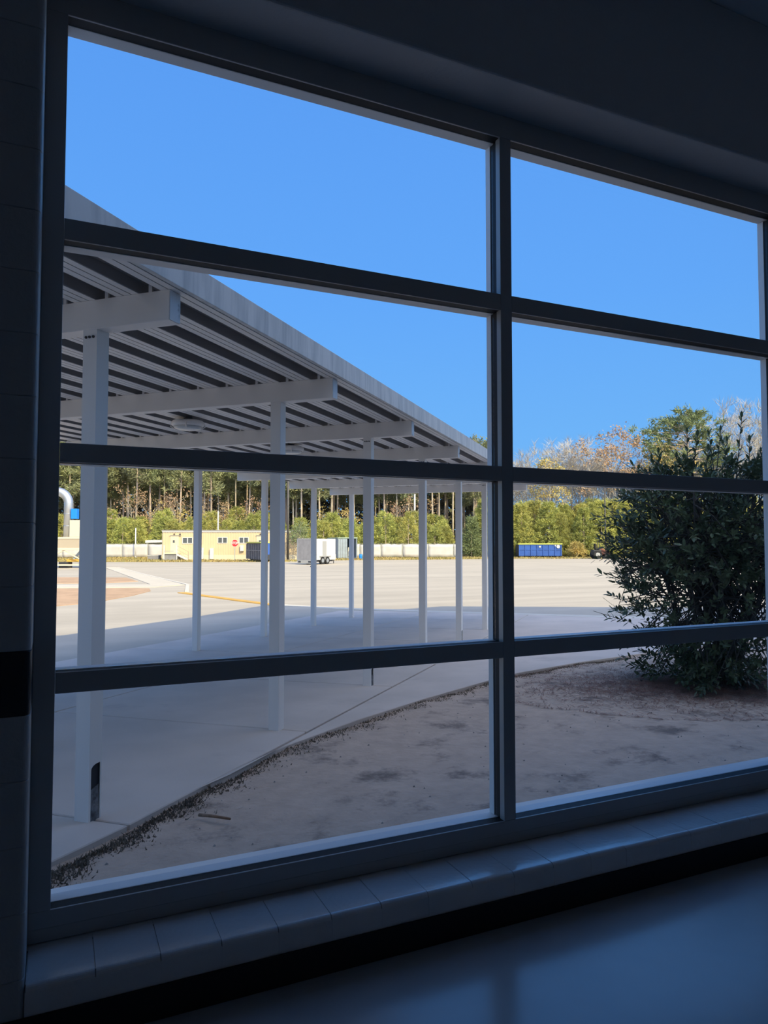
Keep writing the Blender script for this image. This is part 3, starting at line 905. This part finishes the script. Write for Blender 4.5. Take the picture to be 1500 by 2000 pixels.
# autumn trees between the young pines and the forest: (pixel-free site coords) a, d, height
au = [leafy_proto('autumn_tree', 9.5, 5.0, 8, M['rust'], .3, levels=3, trunk_r=.12, clear=.2) for k in range(2)]
ag = [leafy_proto('golden_tree', 8.0, 4.6, 9, M['gold'], .3, levels=3, trunk_r=.11, clear=.15) for k in range(2)]
def forest_own(protos, rows, cat, group):
    for k, (a, d, sc, label) in enumerate(rows):
        plant(protos[k % len(protos)], a, d, sc, k < len(protos), label, cat, group)
forest_own(au, [(-40.3, 113.5, 1.05, 'rust brown tree above the white fence, leftmost of the rust trees'), (-37.6, 114.5, .9, 'rust brown tree above the white fence left of the shade roof'),
    (-33.5, 113.5, .98, 'rust brown tree above the left door of the cream building'), (-20.5, 113.5, .85, 'rust brown tree directly above the windows right of the stop sign'),
    (5.2, 113.5, .95, 'rust brown tree just behind the tall white light pole'), (-27.0, 114.5, .85, 'rust brown tree behind a back canopy post above cream building'),
    (2.2, 114.4, .85, 'rust brown tree left of the tall white light pole')], 'tree', 'rust brown trees at the forest edge')
forest_own(ag, [(-32.0, 112.6, .8, 'golden yellow tree above the first window pair of cream building'), (-35.4, 113.4, .86, 'golden yellow tree behind the left end of cream building'),
    (-22.5, 112.8, .85, 'golden yellow tree above the stop sign'), (-9.8, 113.2, .8, 'golden yellow tree behind the white cargo trailer'),
    (-5.8, 112.5, .82, 'golden yellow tree behind the storage container')], 'tree', 'golden trees at the forest edge')
# right-hand skyline
bare = [bare_proto('bare_tree', 15 + k, 8.0, levels=4, trunk_r=.16, clear=.3) for k in range(3)]
spots = []
for i in range(34):
    a = 19.5 + 50 * (i + random.uniform(.1, .9)) / 34
    spots.append((a, random.uniform(118, 128), random.uniform(.82, 1.02)))
spots += [(61.0, 118, 1.42), (57.5, 121, 1.28), (64.5, 119, 1.4), (33.0, 119, 1.12)]
forest(bare, spots, 'leafless grey twigged tree rising behind the pine thicket', 'tree', 'bare trees behind the pine thicket')
rt = leafy_proto('red_leafed_tree', 18.5, 7.6, 16, M['rust'], .34, levels=4, trunk_r=.22, clear=.3, n0=10)
plant(rt, 36.6, 112.5, 1.0, True, 'tall broad tree with thinning rust red leaves on the skyline', 'tree', None)
ot = leafy_proto('olive_brown_tree', 14.5, 5.5, 14, M['gold'], .3, levels=4, trunk_r=.16, clear=.3, n0=8)
plant(ot, 26.6, 114, 1.0, True, 'small olive brown tree on the skyline left of the red leafed tree', 'tree', None)
wt = leafy_proto('yellow_brown_tree', 16.5, 7.0, 16, M['gold'], .32, levels=4, trunk_r=.18, clear=.25, n0=9)
plant(wt, 45.3, 113, .98, True, 'yellow brown tree on the skyline just below the big round pine', 'tree', None)
bp = pine_proto('broad_pine', 23.6, .52, 8.0, 84, 46, M['needle_deep'], .3, plates=True, tl=.6, tw=.17)
plant(bp, 48.8, 114, 1.0, True, 'tall pine with broad rounded green crown standing above all other trees', 'tree', None)
db = young_proto('dark_green_tree', 5.6, 1.55, 230, 26, M['needle_deep'])
plant(db, 12.7, 103.2, 1.0, True, 'rounded dark green tree at the right end of the white screen fence', 'tree', None)
sp = leafy_proto('small_tree', 3.9, 2.2, 22, M['needle_deep'], .2, levels=3, trunk_r=.08, clear=.28, n0=8)
plant(sp, -10.0, 83.6, .92, True, 'small dark leafed tree beside the dark pole near the cargo trailer', 'tree', None)

# dark undergrowth filling the depth of the forest
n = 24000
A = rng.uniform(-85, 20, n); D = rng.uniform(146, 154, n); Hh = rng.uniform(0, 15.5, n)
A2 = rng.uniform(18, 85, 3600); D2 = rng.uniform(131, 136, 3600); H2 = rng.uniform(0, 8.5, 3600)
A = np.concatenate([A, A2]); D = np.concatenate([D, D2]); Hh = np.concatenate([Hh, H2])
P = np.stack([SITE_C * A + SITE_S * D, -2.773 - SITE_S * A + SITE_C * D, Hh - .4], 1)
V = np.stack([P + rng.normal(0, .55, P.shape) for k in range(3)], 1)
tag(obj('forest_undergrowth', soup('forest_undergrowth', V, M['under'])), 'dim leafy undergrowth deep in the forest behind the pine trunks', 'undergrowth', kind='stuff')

# ------------------------------------------------------------------ white screen fence
fe = empty('screen_fence', site(0, 100), SR)
tag(fe, 'long low fence hung with white wrinkled tarps along the far edge of the lot', 'fence')
xf = -50.0
fposts = []
while xf < 10.6:
    wd = random.choice((2.4, 3.0, 3.6, 4.4))
    x1 = min(xf + wd, 10.7)
    nn = 8
    vs = []; fs = []
    for j in range(5):
        for i in range(nn + 1):
            x = xf + .05 + (x1 - xf - .1) * i / nn
            zz = .05 + 1.80 * j / 4 + (random.uniform(-.05, .03) if j in (0, 4) else 0)
            vs.append((x, random.uniform(-.05, .05), zz))
    for j in range(4):
        for i in range(nn):
            fs.append((j * (nn + 1) + i, j * (nn + 1) + i + 1, (j + 1) * (nn + 1) + i + 1, (j + 1) * (nn + 1) + i))
    o = MB().add(vs, fs).build('tarp', M['tarp'], fe, smooth=True)
    sm = o.modifiers.new('thick', 'SOLIDIFY'); sm.thickness = .015
    MB().tube([(xf, .0, -.02), (xf, .0, 1.95)], .04, 6).build('post', M['grey'], fe)
    xf = x1
MB().tube([(-50, .0, 1.9), (10.7, .0, 1.9)], .02, 5).build('top_rail', M['grey'], fe)

# ------------------------------------------------------------------ cream portable building
tr = empty('portable_building', site(-26.5, 85), SR)
tag(tr, 'long cream portable building with ribbed siding and small windows across the lot', 'building')
TL = 16.1
sd_ = MB().box(0, TL, .03, 3.6, .0, 3.42)
sd_.build('body', M['tanwall'], tr)
rib = MB()
x = .1
while x < TL:
    rib.box(x, x + .10, .0, .03, .62, 3.3); x += .30
rib.build('siding_rib', M['tanwall'], tr)['kind'] = 'stuff'
MB().box(-.02, TL + .02, -.01, .03, .0, .60).build('skirting', M['cream'], tr)
MB().box(-.04, TL + .04, -.05, .03, 3.30, 3.45).build('eave_trim', M['white'], tr)
MB().box(-.08, TL + .08, -.08, 3.7, 3.45, 3.58).build('roof', M['grayroof'], tr)
MB().box(-.06, 0, .06, 3.58, 0.0, 3.42).build('end_wall', M['midgrey'], tr)  # end of the cream body, its shade put into the grey
def pwindow(x0, x1, z0, z1):
    f = MB()
    f.box(x0 - .08, x1 + .08, -.03, .03, z0 - .08, z0).box(x0 - .08, x1 + .08, -.03, .03, z1, z1 + .08)
    f.box(x0 - .08, x0, -.03, .03, z0, z1).box(x1, x1 + .08, -.03, .03, z0, z1)
    xm = (x0 + x1) / 2
    f.box(xm - .06, xm + .06, -.03, .03, z0, z1)
    wn = f.build('window', M['white'], tr)
    for a, c in ((x0, xm - .06), (xm + .06, x1)):
        MB().box(a, c, -.005, .028, z0, z1).build('pane', M['darkglass'], wn)
pwindow(2.45, 3.55, 2.02, 2.62)
pwindow(6.68, 7.70, 2.05, 2.64)
pwindow(9.22, 10.24, 2.05, 2.64)
def pdoor(x0, x1):
    dr = MB().box(x0, x1, -.03, .03, .85, 2.90).build('door', M['cream'], tr)
    xm = x0 + (x1 - x0) * .42
    MB().box(xm - .12, xm + .12, -.04, -.03, 2.05, 2.35).build('door_pane', M['darkglass'], dr)
    MB().box(x0 - .05, x1 + .3, -.12, -.02, 2.90, 2.94).build('rain_strip', M['grey'], dr)
    l = MB().box(xm, xm + .12, -.14, .0, 3.03, 3.15).build('lamp', M['dk'], tr)
    return dr
pdoor(.95, 1.95); pdoor(11.25, 12.25)
MB().box(2.05, 2.18, -.12, 0, 2.98, 3.14).build('lamp', M['dk'], tr)
MB().box(12.30, 12.50, -.10, 0, 1.80, 2.02).build('vent', M['dk'], tr)
MB().box(9.35, 9.75, -.3, 0, 1.05, 1.75).build('window_unit', M['white'], tr)
MB().box(10.6, 11.0, -.04, .0, 1.72, 2.02).build('notice_sign', M['pink'], tr)
MB().box(4.0, 5.0, -.35, -.02, .1, 1.45).build('utility_cabinet', M['white'], tr, bevel=.02)
MB().box(5.75, 6.2, -.35, -.02, .1, 1.4).build('utility_cabinet', M['white'], tr, bevel=.02)
MB().box(3.93, 4.0, -.3, -.02, .15, .7).build('meter_box', M['dk'], tr)
# landing, steps and rails
sp_ = empty('entry_steps', site(-26.5, 83.55), SR)
tag(sp_, 'white wooden entry landing with steps and handrails at the cream portable building', 'steps')
MB().box(.55, 2.15, .15, 1.40, .72, .84).build('landing', M['cream'], sp_)
MB().box(.6, 2.1, .3, 1.38, .0, .72).build('landing_skirt', M['midgrey'], sp_)
for px in (.62, 2.12):
    MB().box(px - .05, px + .05, .1, .2, 0, 1.75).build('post', M['white'], sp_)
MB().box(.62, 1.75, .12, .18, 1.02, 1.10).build('rail', M['grey'], sp_)
for k in range(4):
    MB().box(2.18 + .30 * k, 2.52 + .30 * k, .2, 1.3, .62 - .16 * k - .06, .62 - .16 * k).build('step', M['white'], sp_)
MB().bar((2.15, .16, .66), (3.5, .16, .0), .06, .22).build('stringer', M['white'], sp_)
MB().bar((2.12, .14, 1.70), (3.5, .14, .98), .05, .06).build('handrail', M['tan'], sp_)
MB().bar((2.12, .14, 1.25), (3.5, .14, .52), .04, .05).build('handrail', M['tan'], sp_)
MB().box(3.44, 3.52, .1, .18, 0, 1.0).build('post', M['tan'], sp_)
pad = empty('utility_box', site(-28.75, 86.5), SR)
tag(pad, 'low grey utility box on grass at the left end of cream building', 'box')
MB().box(0, 1.35, 0, .9, 0, .48).build('body', M['midgrey'], pad, bevel=.02)
MB().box(-.04, 1.39, -.04, .94, .48, .54).build('lid', M['dull_white'], pad)
cp = empty('shade_roof', site(-34.6, 103), SR)
tag(cp, 'pale flat shade roof behind the white fence left of cream building', 'shelter')
MB().hexa([(0, 0, 2.05), (3.9, 0, 2.15), (3.9, 3, 2.25), (0, 3, 2.15), (0, 0, 2.40), (3.9, 0, 2.42), (3.9, 3, 2.6), (0, 3, 2.5)]).build('roof', M['white'], cp)
MB().hexa([(3.9, 0, 2.15), (6.2, 0, 1.95), (6.2, 3, 2.0), (3.9, 3, 2.25), (3.9, 0, 2.42), (6.2, 0, 2.05), (6.2, 3, 2.1), (3.9, 3, 2.6)]).build('roof_wing', M['white'], cp)
for px, py in ((.2, .2), (.2, 2.8), (3.8, .2), (3.8, 2.8), (6.0, .2), (6.0, 2.8)):
    MB().box(px - .05, px + .05, py - .05, py + .05, -.03, 2.0 if px > 5 else 2.1).build('post', M['palepole'], cp)

# ------------------------------------------------------------------ poles
def pole(name, a, d, h, r, m, label, cat='pole'):
    t = empty(name, site(a, d, -.45))
    tag(t, label, cat)
    MB().tube([(0, 0, 0), (0, 0, h * .5), (0, 0, h)], [r, r * .9, r * .8], 10).build('shaft', m, t, smooth=True)
    MB().lathe([(r * 1.5, 0), (r * 1.5, .08), (r * 1.02, .14)], 12).build('base_collar', m, t)
    MB().lathe([(r * .95, h - .02), (r * .95, h + .03), (r * .2, h + .07)], 10).build('cap', m, t)
    return t
pole('utility_pole', -11.25, 83.2, 11.5, .15, M['pole'], 'tall dark utility pole beside the small tree near the cargo trailer')
wp = pole('light_pole', 4.76, 110, 9.6, .16, M['palepole'], 'tall white pole in front of the pines behind the fence')
wb = MB().box(.25, .75, -.1, .1, 2.4, 4.0).build('equipment_box', M['white'], wp, bevel=.03)
MB().box(.1, .3, -.03, .03, 2.8, 2.9).build('bracket', M['grey'], wp)
pole('slim_pole', -22.2, 95, 6.3, .10, M['palepole'], 'pale slim pole above the cream building roof left of stop sign')
pole('slim_pole', -15.7, 95, 6.3, .10, M['palepole'], 'pale slim pole above the cream building roof right of stop sign')
pole('slim_pole', -34.6, 99, 4.1, .10, M['palepole'], 'short pale pole at the left end of the shade roof')
dp = pole('dark_light_pole', 29.6, 95, 10.4, .10, M['pole'], 'thin dark light pole at the lot edge right of blue dumpster')
MB().bar((0, 0, 10.3), (-1.2, 0, 10.55), .08, .06).build('arm', M['pole'], dp)
MB().box(-1.75, -1.15, -.14, .14, 10.48, 10.6).build('lamp_head', M['pole'], dp, bevel=.02)

# ------------------------------------------------------------------ stop sign
ss = empty('stop_sign', site(-17.2, 82), SR)
tag(ss, 'red octagonal stop sign on thin post before the cream building', 'sign')
MB().box(-.035, .035, .0, .04, -.03, 2.35).build('post', M['steel'], ss)
def octo(R, y0, y1):
    pts = [(R * math.cos(PI / 8 + k * PI / 4), R * math.sin(PI / 8 + k * PI / 4)) for k in range(8)]
    m = MB(); n = 8
    m.add([(x, y0, zz + 2.0) for x, zz in pts] + [(x, y1, zz + 2.0) for x, zz in pts],
          [tuple(range(n)), tuple(range(n, 2 * n))[::-1]] + [((i + 1) % n, i, n + i, n + (i + 1) % n) for i in range(n)])
    return m
octo(.435, -.012, .0).build('plate_border', M['white'], ss)
octo(.405, -.018, -.012).build('plate', M['red'], ss)
fc = bpy.data.curves.new('lettering', 'FONT')
fc.body = 'STOP'; fc.size = .40; fc.align_x = 'CENTER'; fc.align_y = 'CENTER'; fc.extrude = .003; fc.offset = .012
fc.materials.append(M['white'])
fo = link(bpy.data.objects.new('lettering', fc), ss)
bpy.context.view_layer.update()
fm = bpy.data.meshes.new_from_object(fo)
bpy.data.objects.remove(fo)
fo = obj('lettering', fm, ss)
fo.location = (0, -.024, 2.0); fo.rotation_euler = (PI / 2, 0, 0); fo.scale = (.78, 1, 1)

# ------------------------------------------------------------------ roll-off dumpsters
def dumpster(a, d, rz, L, Wd, H, side_m, rib_m, end_m, label, nr, flip=1):
    t = empty('dumpster', site(a, d), SR + rz)
    tag(t, label, 'dumpster')
    z0 = .22
    b = MB()
    b.box(0, L, 0, .06, z0, H).box(0, L, Wd - .06, Wd, z0, H).box(0, L, .06, Wd - .06, z0, z0 + .08)
    b.build('side_wall', side_m, t)
    for k in range(nr + 1):
        x = .06 + (L - .14) * k / nr
        MB().box(x - .06, x + .06, -.09, 0, z0, H - .08).build('rib', rib_m, t)
    for k in range(nr):
        x = .12 + (L - .14) * k / nr; xe = (L - .14) / nr - .12
        MB().box(x + .0, x + xe, -.05, 0, z0 + (H - z0) * .52, z0 + (H - z0) * .58).build('cross_rib', rib_m, t)
    e = MB().box(-.05, 0, 0, Wd, z0 + .55, H).build('front_panel', end_m, t)
    MB().box(-.06, .0, .1, Wd - .1, z0, z0 + .55).build('lower_front', M['dk'], t)
    MB().box(L, L + .06, 0, Wd, z0, H).build('tailgate', end_m, t)
    for yy in (.5, Wd - .5):
        MB().box(-.1, L, yy - .1, yy + .1, .12, z0).build('rail', M['dk'], t)
    rim = MB()
    rim.box(-.1, L + .1, -.12, .03, H, H + .14).box(-.1, L + .1, Wd - .03, Wd + .12, H, H + .14)
    rim.box(-.1, .03, .03, Wd - .03, H, H + .14).box(L - .03, L + .1, .03, Wd - .03, H, H + .14)
    rim.build('rim', M['lime'], t)
    for x in (.5, L - .5):
        for yy in (.42, Wd - .42):
            MB().tube([(x, yy - .12, .14), (x, yy + .12, .14)], .14, 12).build('roller', M['grey'], t)
    return t
# left one: long ribbed side turned away from the sun, blue front panel towards us
d1 = dumpster(-13.1, 76, math.radians(115), 6.3, 2.44, 2.0, M['blue_shade'], M['midgrey'], M['blue'],
              'blue roll off dumpster with shaded ribbed side in front of cream building', 8)
# its long side must face left: mirror across its own length axis
d1.scale = (1, -1, 1)
MB().box(-.062, -.05, .25, .6, 1.65, 1.95).build('sticker', M['sticker'], d1)
d2 = dumpster(18.96, 100, math.radians(-1), 6.0, 2.4, 1.82, M['blue'], M['blue'], M['blue_shade'],
              'long blue roll off dumpster with lime rim at the far edge of the lot', 7)
sg = MB()
sg.tube([(5.5, -.11, 1.52), (5.5, -.09, 1.52)], .24, 18)
sg.build('round_decal', M['white'], d2)
MB().tube([(2.95, -.06, 1.5), (2.95, -.04, 1.5)], .13, 14).build('round_decal', M['white'], d2)
MB().tube([(5.1, -.11, 1.65), (5.1, -.09, 1.65)], .09, 12).build('round_decal', M['white'], d2)

# ------------------------------------------------------------------ white cargo trailer
ct = empty('cargo_trailer', site(-6.57, 66), SR + math.radians(60))
tag(ct, 'white enclosed cargo trailer with shaded end behind the orange delineator', 'trailer')
CL, CW, C0, C1 = 3.75, 1.85, .42, 2.42
MB().box(0, CL, .02, CW - .02, C0, C1).build('body', M['white'], ct, bevel=.04)
MB().box(-.02, 0, .06, CW - .06, C0, C1 - .06).build('ramp_door', M['midgrey'], ct)  # rear of the white body, shade painted in as grey
MB().box(-.04, .06, 0, CW, C1 - .07, C1 + .02).build('rear_header', M['grey'], ct)
for yy in (0, CW - .06):
    MB().box(-.04, .05, yy, yy + .06, C0, C1).build('corner_post', M['steel'], ct)
MB().box(.05, CL, -.0, .02, C0, .95).build('stone_guard', M['dull_white'], ct)
MB().box(-.1, 0, .1, CW - .1, .10, .42).build('bumper', M['grey'], ct)
for yy in (.2, 1.35):
    MB().box(-.12, -.1, yy, yy + .28, .2, .34).build('tail_lamp', M['dk'], ct)
MB().box(1.55, 2.15, -.012, .0, .55, 2.2).build('side_door', M['grey'], ct)
MB().box(.2, CL - .2, .2, CW - .2, .26, C0).build('chassis', M['dk'], ct)
for x in (1.5, 2.3):
    for yy in (.02, CW - .2):
        wh = MB().tube([(x, yy - .06, .36), (x, yy + .16, .36)], .36, 20).build('wheel', M['black'], ct)
        MB().tube([(x, yy - .075, .36), (x, yy - .05, .36)], .2, 16).build('hub', M['steel'], wh)
MB().box(1.0, 2.8, -.10, .01, .72, .80).build('fender', M['grey'], ct)
MB().bar((CL, .4, .4), (CL + 1.1, CW / 2, .4), .08).build('tongue', M['dk'], ct)
MB().bar((CL, CW - .4, .4), (CL + 1.1, CW / 2, .4), .08).build('tongue', M['dk'], ct)
MB().tube([(CL + 1.0, CW / 2, 0), (CL + 1.0, CW / 2, .5)], .04, 8).build('jack', M['dk'], ct)

# orange delineator
dl = empty('delineator_post', site(-6.03, 60.4), SR)
tag(dl, 'orange delineator post with white band on black base in front of white trailer', 'delineator')
MB().lathe([(.24, -.01), (.24, .05), (.12, .09)], 8).build('base', M['black'], dl)
MB().lathe([(.085, .07), (.075, .3), (.06, .72), (.05, 1.02), (.03, 1.12)], 14).build('post', M['orange'], dl, smooth=True)
MB().lathe([(.071, .70), (.066, .90)], 14).build('reflective_band', M['white'], dl)

# ------------------------------------------------------------------ storage container
sc_ = empty('storage_container', site(-5.95, 92), SR)
tag(sc_, 'blue grey storage container with one door open and green roof', 'container')
Wc, Hc, Lc = 2.44, 2.62, 6.0
sh = -.30                       # the box runs back to the left
def cpt(x, y, z): return (x + sh * y, y, z)
m = MB()
def wallseg(x0, x1, y0, y1, z0, z1):
    m.hexa([cpt(x0, y0, z0), cpt(x1, y0, z0), cpt(x1, y1, z0), cpt(x0, y1, z0), cpt(x0, y0, z1), cpt(x1, y0, z1), cpt(x1, y1, z1), cpt(x0, y1, z1)])
wallseg(0, .06, 0, Lc, .05, Hc); wallseg(Wc - .06, Wc, 0, Lc, .05, Hc); wallseg(.06, Wc - .06, Lc - .06, Lc, .05, Hc); wallseg(.06, Wc - .06, 0, Lc - .06, .05, .15)
m.build('shell', M['contblue'], sc_)
m = MB(); wallseg(-.06, Wc + .06, -.06, Lc, Hc, Hc + .12); m.build('roof', M['controof'], sc_)
for k in range(14):
    m = MB(); y0 = .2 + k * .41
    wallseg(-.035, 0, y0, y0 + .2, .1, Hc - .05); m.build('corrugation', M['contblue'], sc_)
dc = MB().box(.06, 1.2, -.05, .02, .12, Hc - .06).build('door', M['contblue'], sc_)
for zz in (.55, 1.05, 1.55, 2.05):
    MB().box(.1, 1.16, -.065, -.05, zz, zz + .06).build('door_rib', M['contblue'], dc)
for x in (.35, .62, .95):
    MB().tube([(x, -.075, .15), (x, -.075, Hc - .1)], .022, 6).build('lock_rod', M['steel'], dc)
do = MB().box(Wc - .02, Wc + .04, -1.1, -.02, .12, Hc - .06).build('door', M['contblue'], sc_)
MB().tube([(-.35, -.3, .0), (-.35, -.3, 1.9)], .035, 8).build('vent_pipe', M['steel'], sc_)
def leaner(x0, x1, z1, m_, label, y=.25):
    t = MB().hexa([(x0, y, .155), (x0 + .3, y, .155), (x0 + .3, y + .06, .155), (x0, y + .06, .155), (x1, y + .25, z1), (x1 + .3, y + .25, z1), (x1 + .3, y + .31, z1), (x1, y + .31, z1)])
    o = t.build('board', m_); o.location = site(-5.95, 92); o.rotation_euler = (0, 0, SR)
    return tag(o, label, 'board')
leaner(1.38, 1.75, 1.75, M['teal'], 'teal board leaning inside the open storage container')
leaner(1.22, 1.25, 1.45, M['dull_white'], 'pale narrow board standing inside the open storage container', .6)
bk = empty('blue_barrel', site(-2.95, 90.0), SR)
tag(bk, 'small bright blue barrel on grass right of the storage container', 'barrel')
MB().lathe([(.20, -.02), (.22, .1), (.21, .26), (.22, .42), (.2, .56)], 16).build('body', M['brightblue'], bk, smooth=True)
MB().lathe([(.205, .56), (.205, .60), (.15, .61)], 16).build('lid', M['brightblue'], bk)

# ------------------------------------------------------------------ machine at the lot edge
tm = empty('tractor', site(26.6, 90), SR)
tag(tm, 'small dark tractor with orange arm parked at lot edge beside the shrub', 'tractor')
MB().box(.0, 1.0, .3, 1.5, .5, 1.15).build('body', M['dk'], tm, bevel=.06)
MB().tube([(.48, .0, .55), (.48, .28, .55)], .55, 22).build('wheel', M['black'], tm)
MB().tube([(.48, -.03, .55), (.48, .02, .55)], .28, 16).build('hub', M['grey'], tm)
MB().tube([(.48, 1.5, .55), (.48, 1.8, .55)], .55, 22).build('wheel', M['black'], tm)
MB().box(.35, .85, .6, 1.2, 1.15, 1.35).build('seat', M['black'], tm, bevel=.05)
MB().box(.28, .45, .6, 1.2, 1.3, 1.95).build('seat_back', M['black'], tm, bevel=.05)
for yy in (.35, 1.4):
    MB().bar((.75, yy, 1.1), (.85, yy, 2.3), .07).build('roll_bar', M['dk'], tm)
MB().bar((.85, .35, 2.3), (.85, 1.4, 2.3), .07).build('roll_bar', M['dk'], tm)
MB().box(1.0, 2.0, .5, 1.3, .55, 1.1).build('hood', M['tractor'], tm, bevel=.08)
MB().bar((.95, .32, 1.35), (2.5, .32, .45), .14, .18).build('loader_arm', M['tractor'], tm)
MB().bar((.95, 1.48, 1.35), (2.5, 1.48, .45), .14, .18).build('loader_arm', M['tractor'], tm)
MB().box(2.4, 2.9, .2, 1.6, .02, .55).build('bucket', M['dk'], tm, bevel=.04)
for yy in (.2, 1.38):
    MB().tube([(1.75, yy, .35), (1.75, yy + .22, .35)], .35, 18).build('wheel', M['black'], tm)

# ------------------------------------------------------------------ white equipment unit at the far left
eu = empty('equipment_unit', site(-28.2, 57.0), SR)
tag(eu, 'white industrial unit on braced legs with silver elbow duct, left of first post', 'machine')
EW = 4.05
MB().box(0, EW, 0, 2.2, 1.45, 1.62).build('lower_rim', M['cream'], eu, bevel=.02)
MB().box(.04, EW - .04, .05, 2.15, 1.62, 2.34).build('tank_band', M['tan'], eu)
MB().box(0, EW, 0, 2.2, 2.34, 2.5).build('upper_rim', M['cream'], eu, bevel=.02)
MB().box(2.9, EW - .05, .1, 2.1, 2.5, 3.86).build('cabinet', M['cream'], eu, bevel=.03)
MB().box(EW - .22, EW - .05, .3, .5, 3.86, 3.98).build('vent_cap', M['white'], eu)
el = [(2.55, .7, 2.5), (2.55, .7, 5.2)] + [(2.55 - 1.0 + 1.0 * math.cos(t), .7, 5.2 + 1.0 * math.sin(t)) for t in np.linspace(.15, PI / 2, 8)] + [(.6, .7, 6.2)]
MB().tube(el, .36, 18).build('duct', M['steel'], eu, smooth=True)
for zz in (3.4, 4.4, 5.2):
    MB().lathe([(.372, zz - .03), (.372, zz + .03)], 20, (2.55, .7)).build('duct_band', M['steel'], eu)
MB().box(2.95, 3.42, .2, .7, 3.95, 4.78).build('blue_motor_box', M['brightblue'], eu, bevel=.03)
MB().bar((3.2, .45, 3.86), (3.2, .45, 3.97), .2).build('motor_mount', M['dk'], eu)
for x, yy in ((.15, .12), (EW - .12, .12), (.15, 2.08), (EW - .12, 2.08)):
    MB().box(x - .07, x + .07, yy - .07, yy + .07, -.02, 1.45).build('leg', M['cream'], eu)
MB().bar((2.45, .12, 1.42), (EW - .2, .12, .70), .09, .09).build('brace', M['cream'], eu)
MB().bar((2.45, .12, 1.42), (1.1, .12, .70), .09, .09).build('brace', M['cream'], eu)
MB().box(.2, EW - .2, .06, .18, .18, .30).build('bottom_rail', M['cream'], eu)
MB().box(2.55, 3.7, .5, 1.3, .50, .70).build('yellow_beam', M['yellow'], eu)
MB().box(2.0, 2.72, .3, 1.2, .0, .48).build('motor_housing', M['dk'], eu, bevel=.03)
MB().bar((3.0, .8, .7), (3.6, .8, 1.4), .16, .16).build('conveyor_strut', M['contblue'], eu)
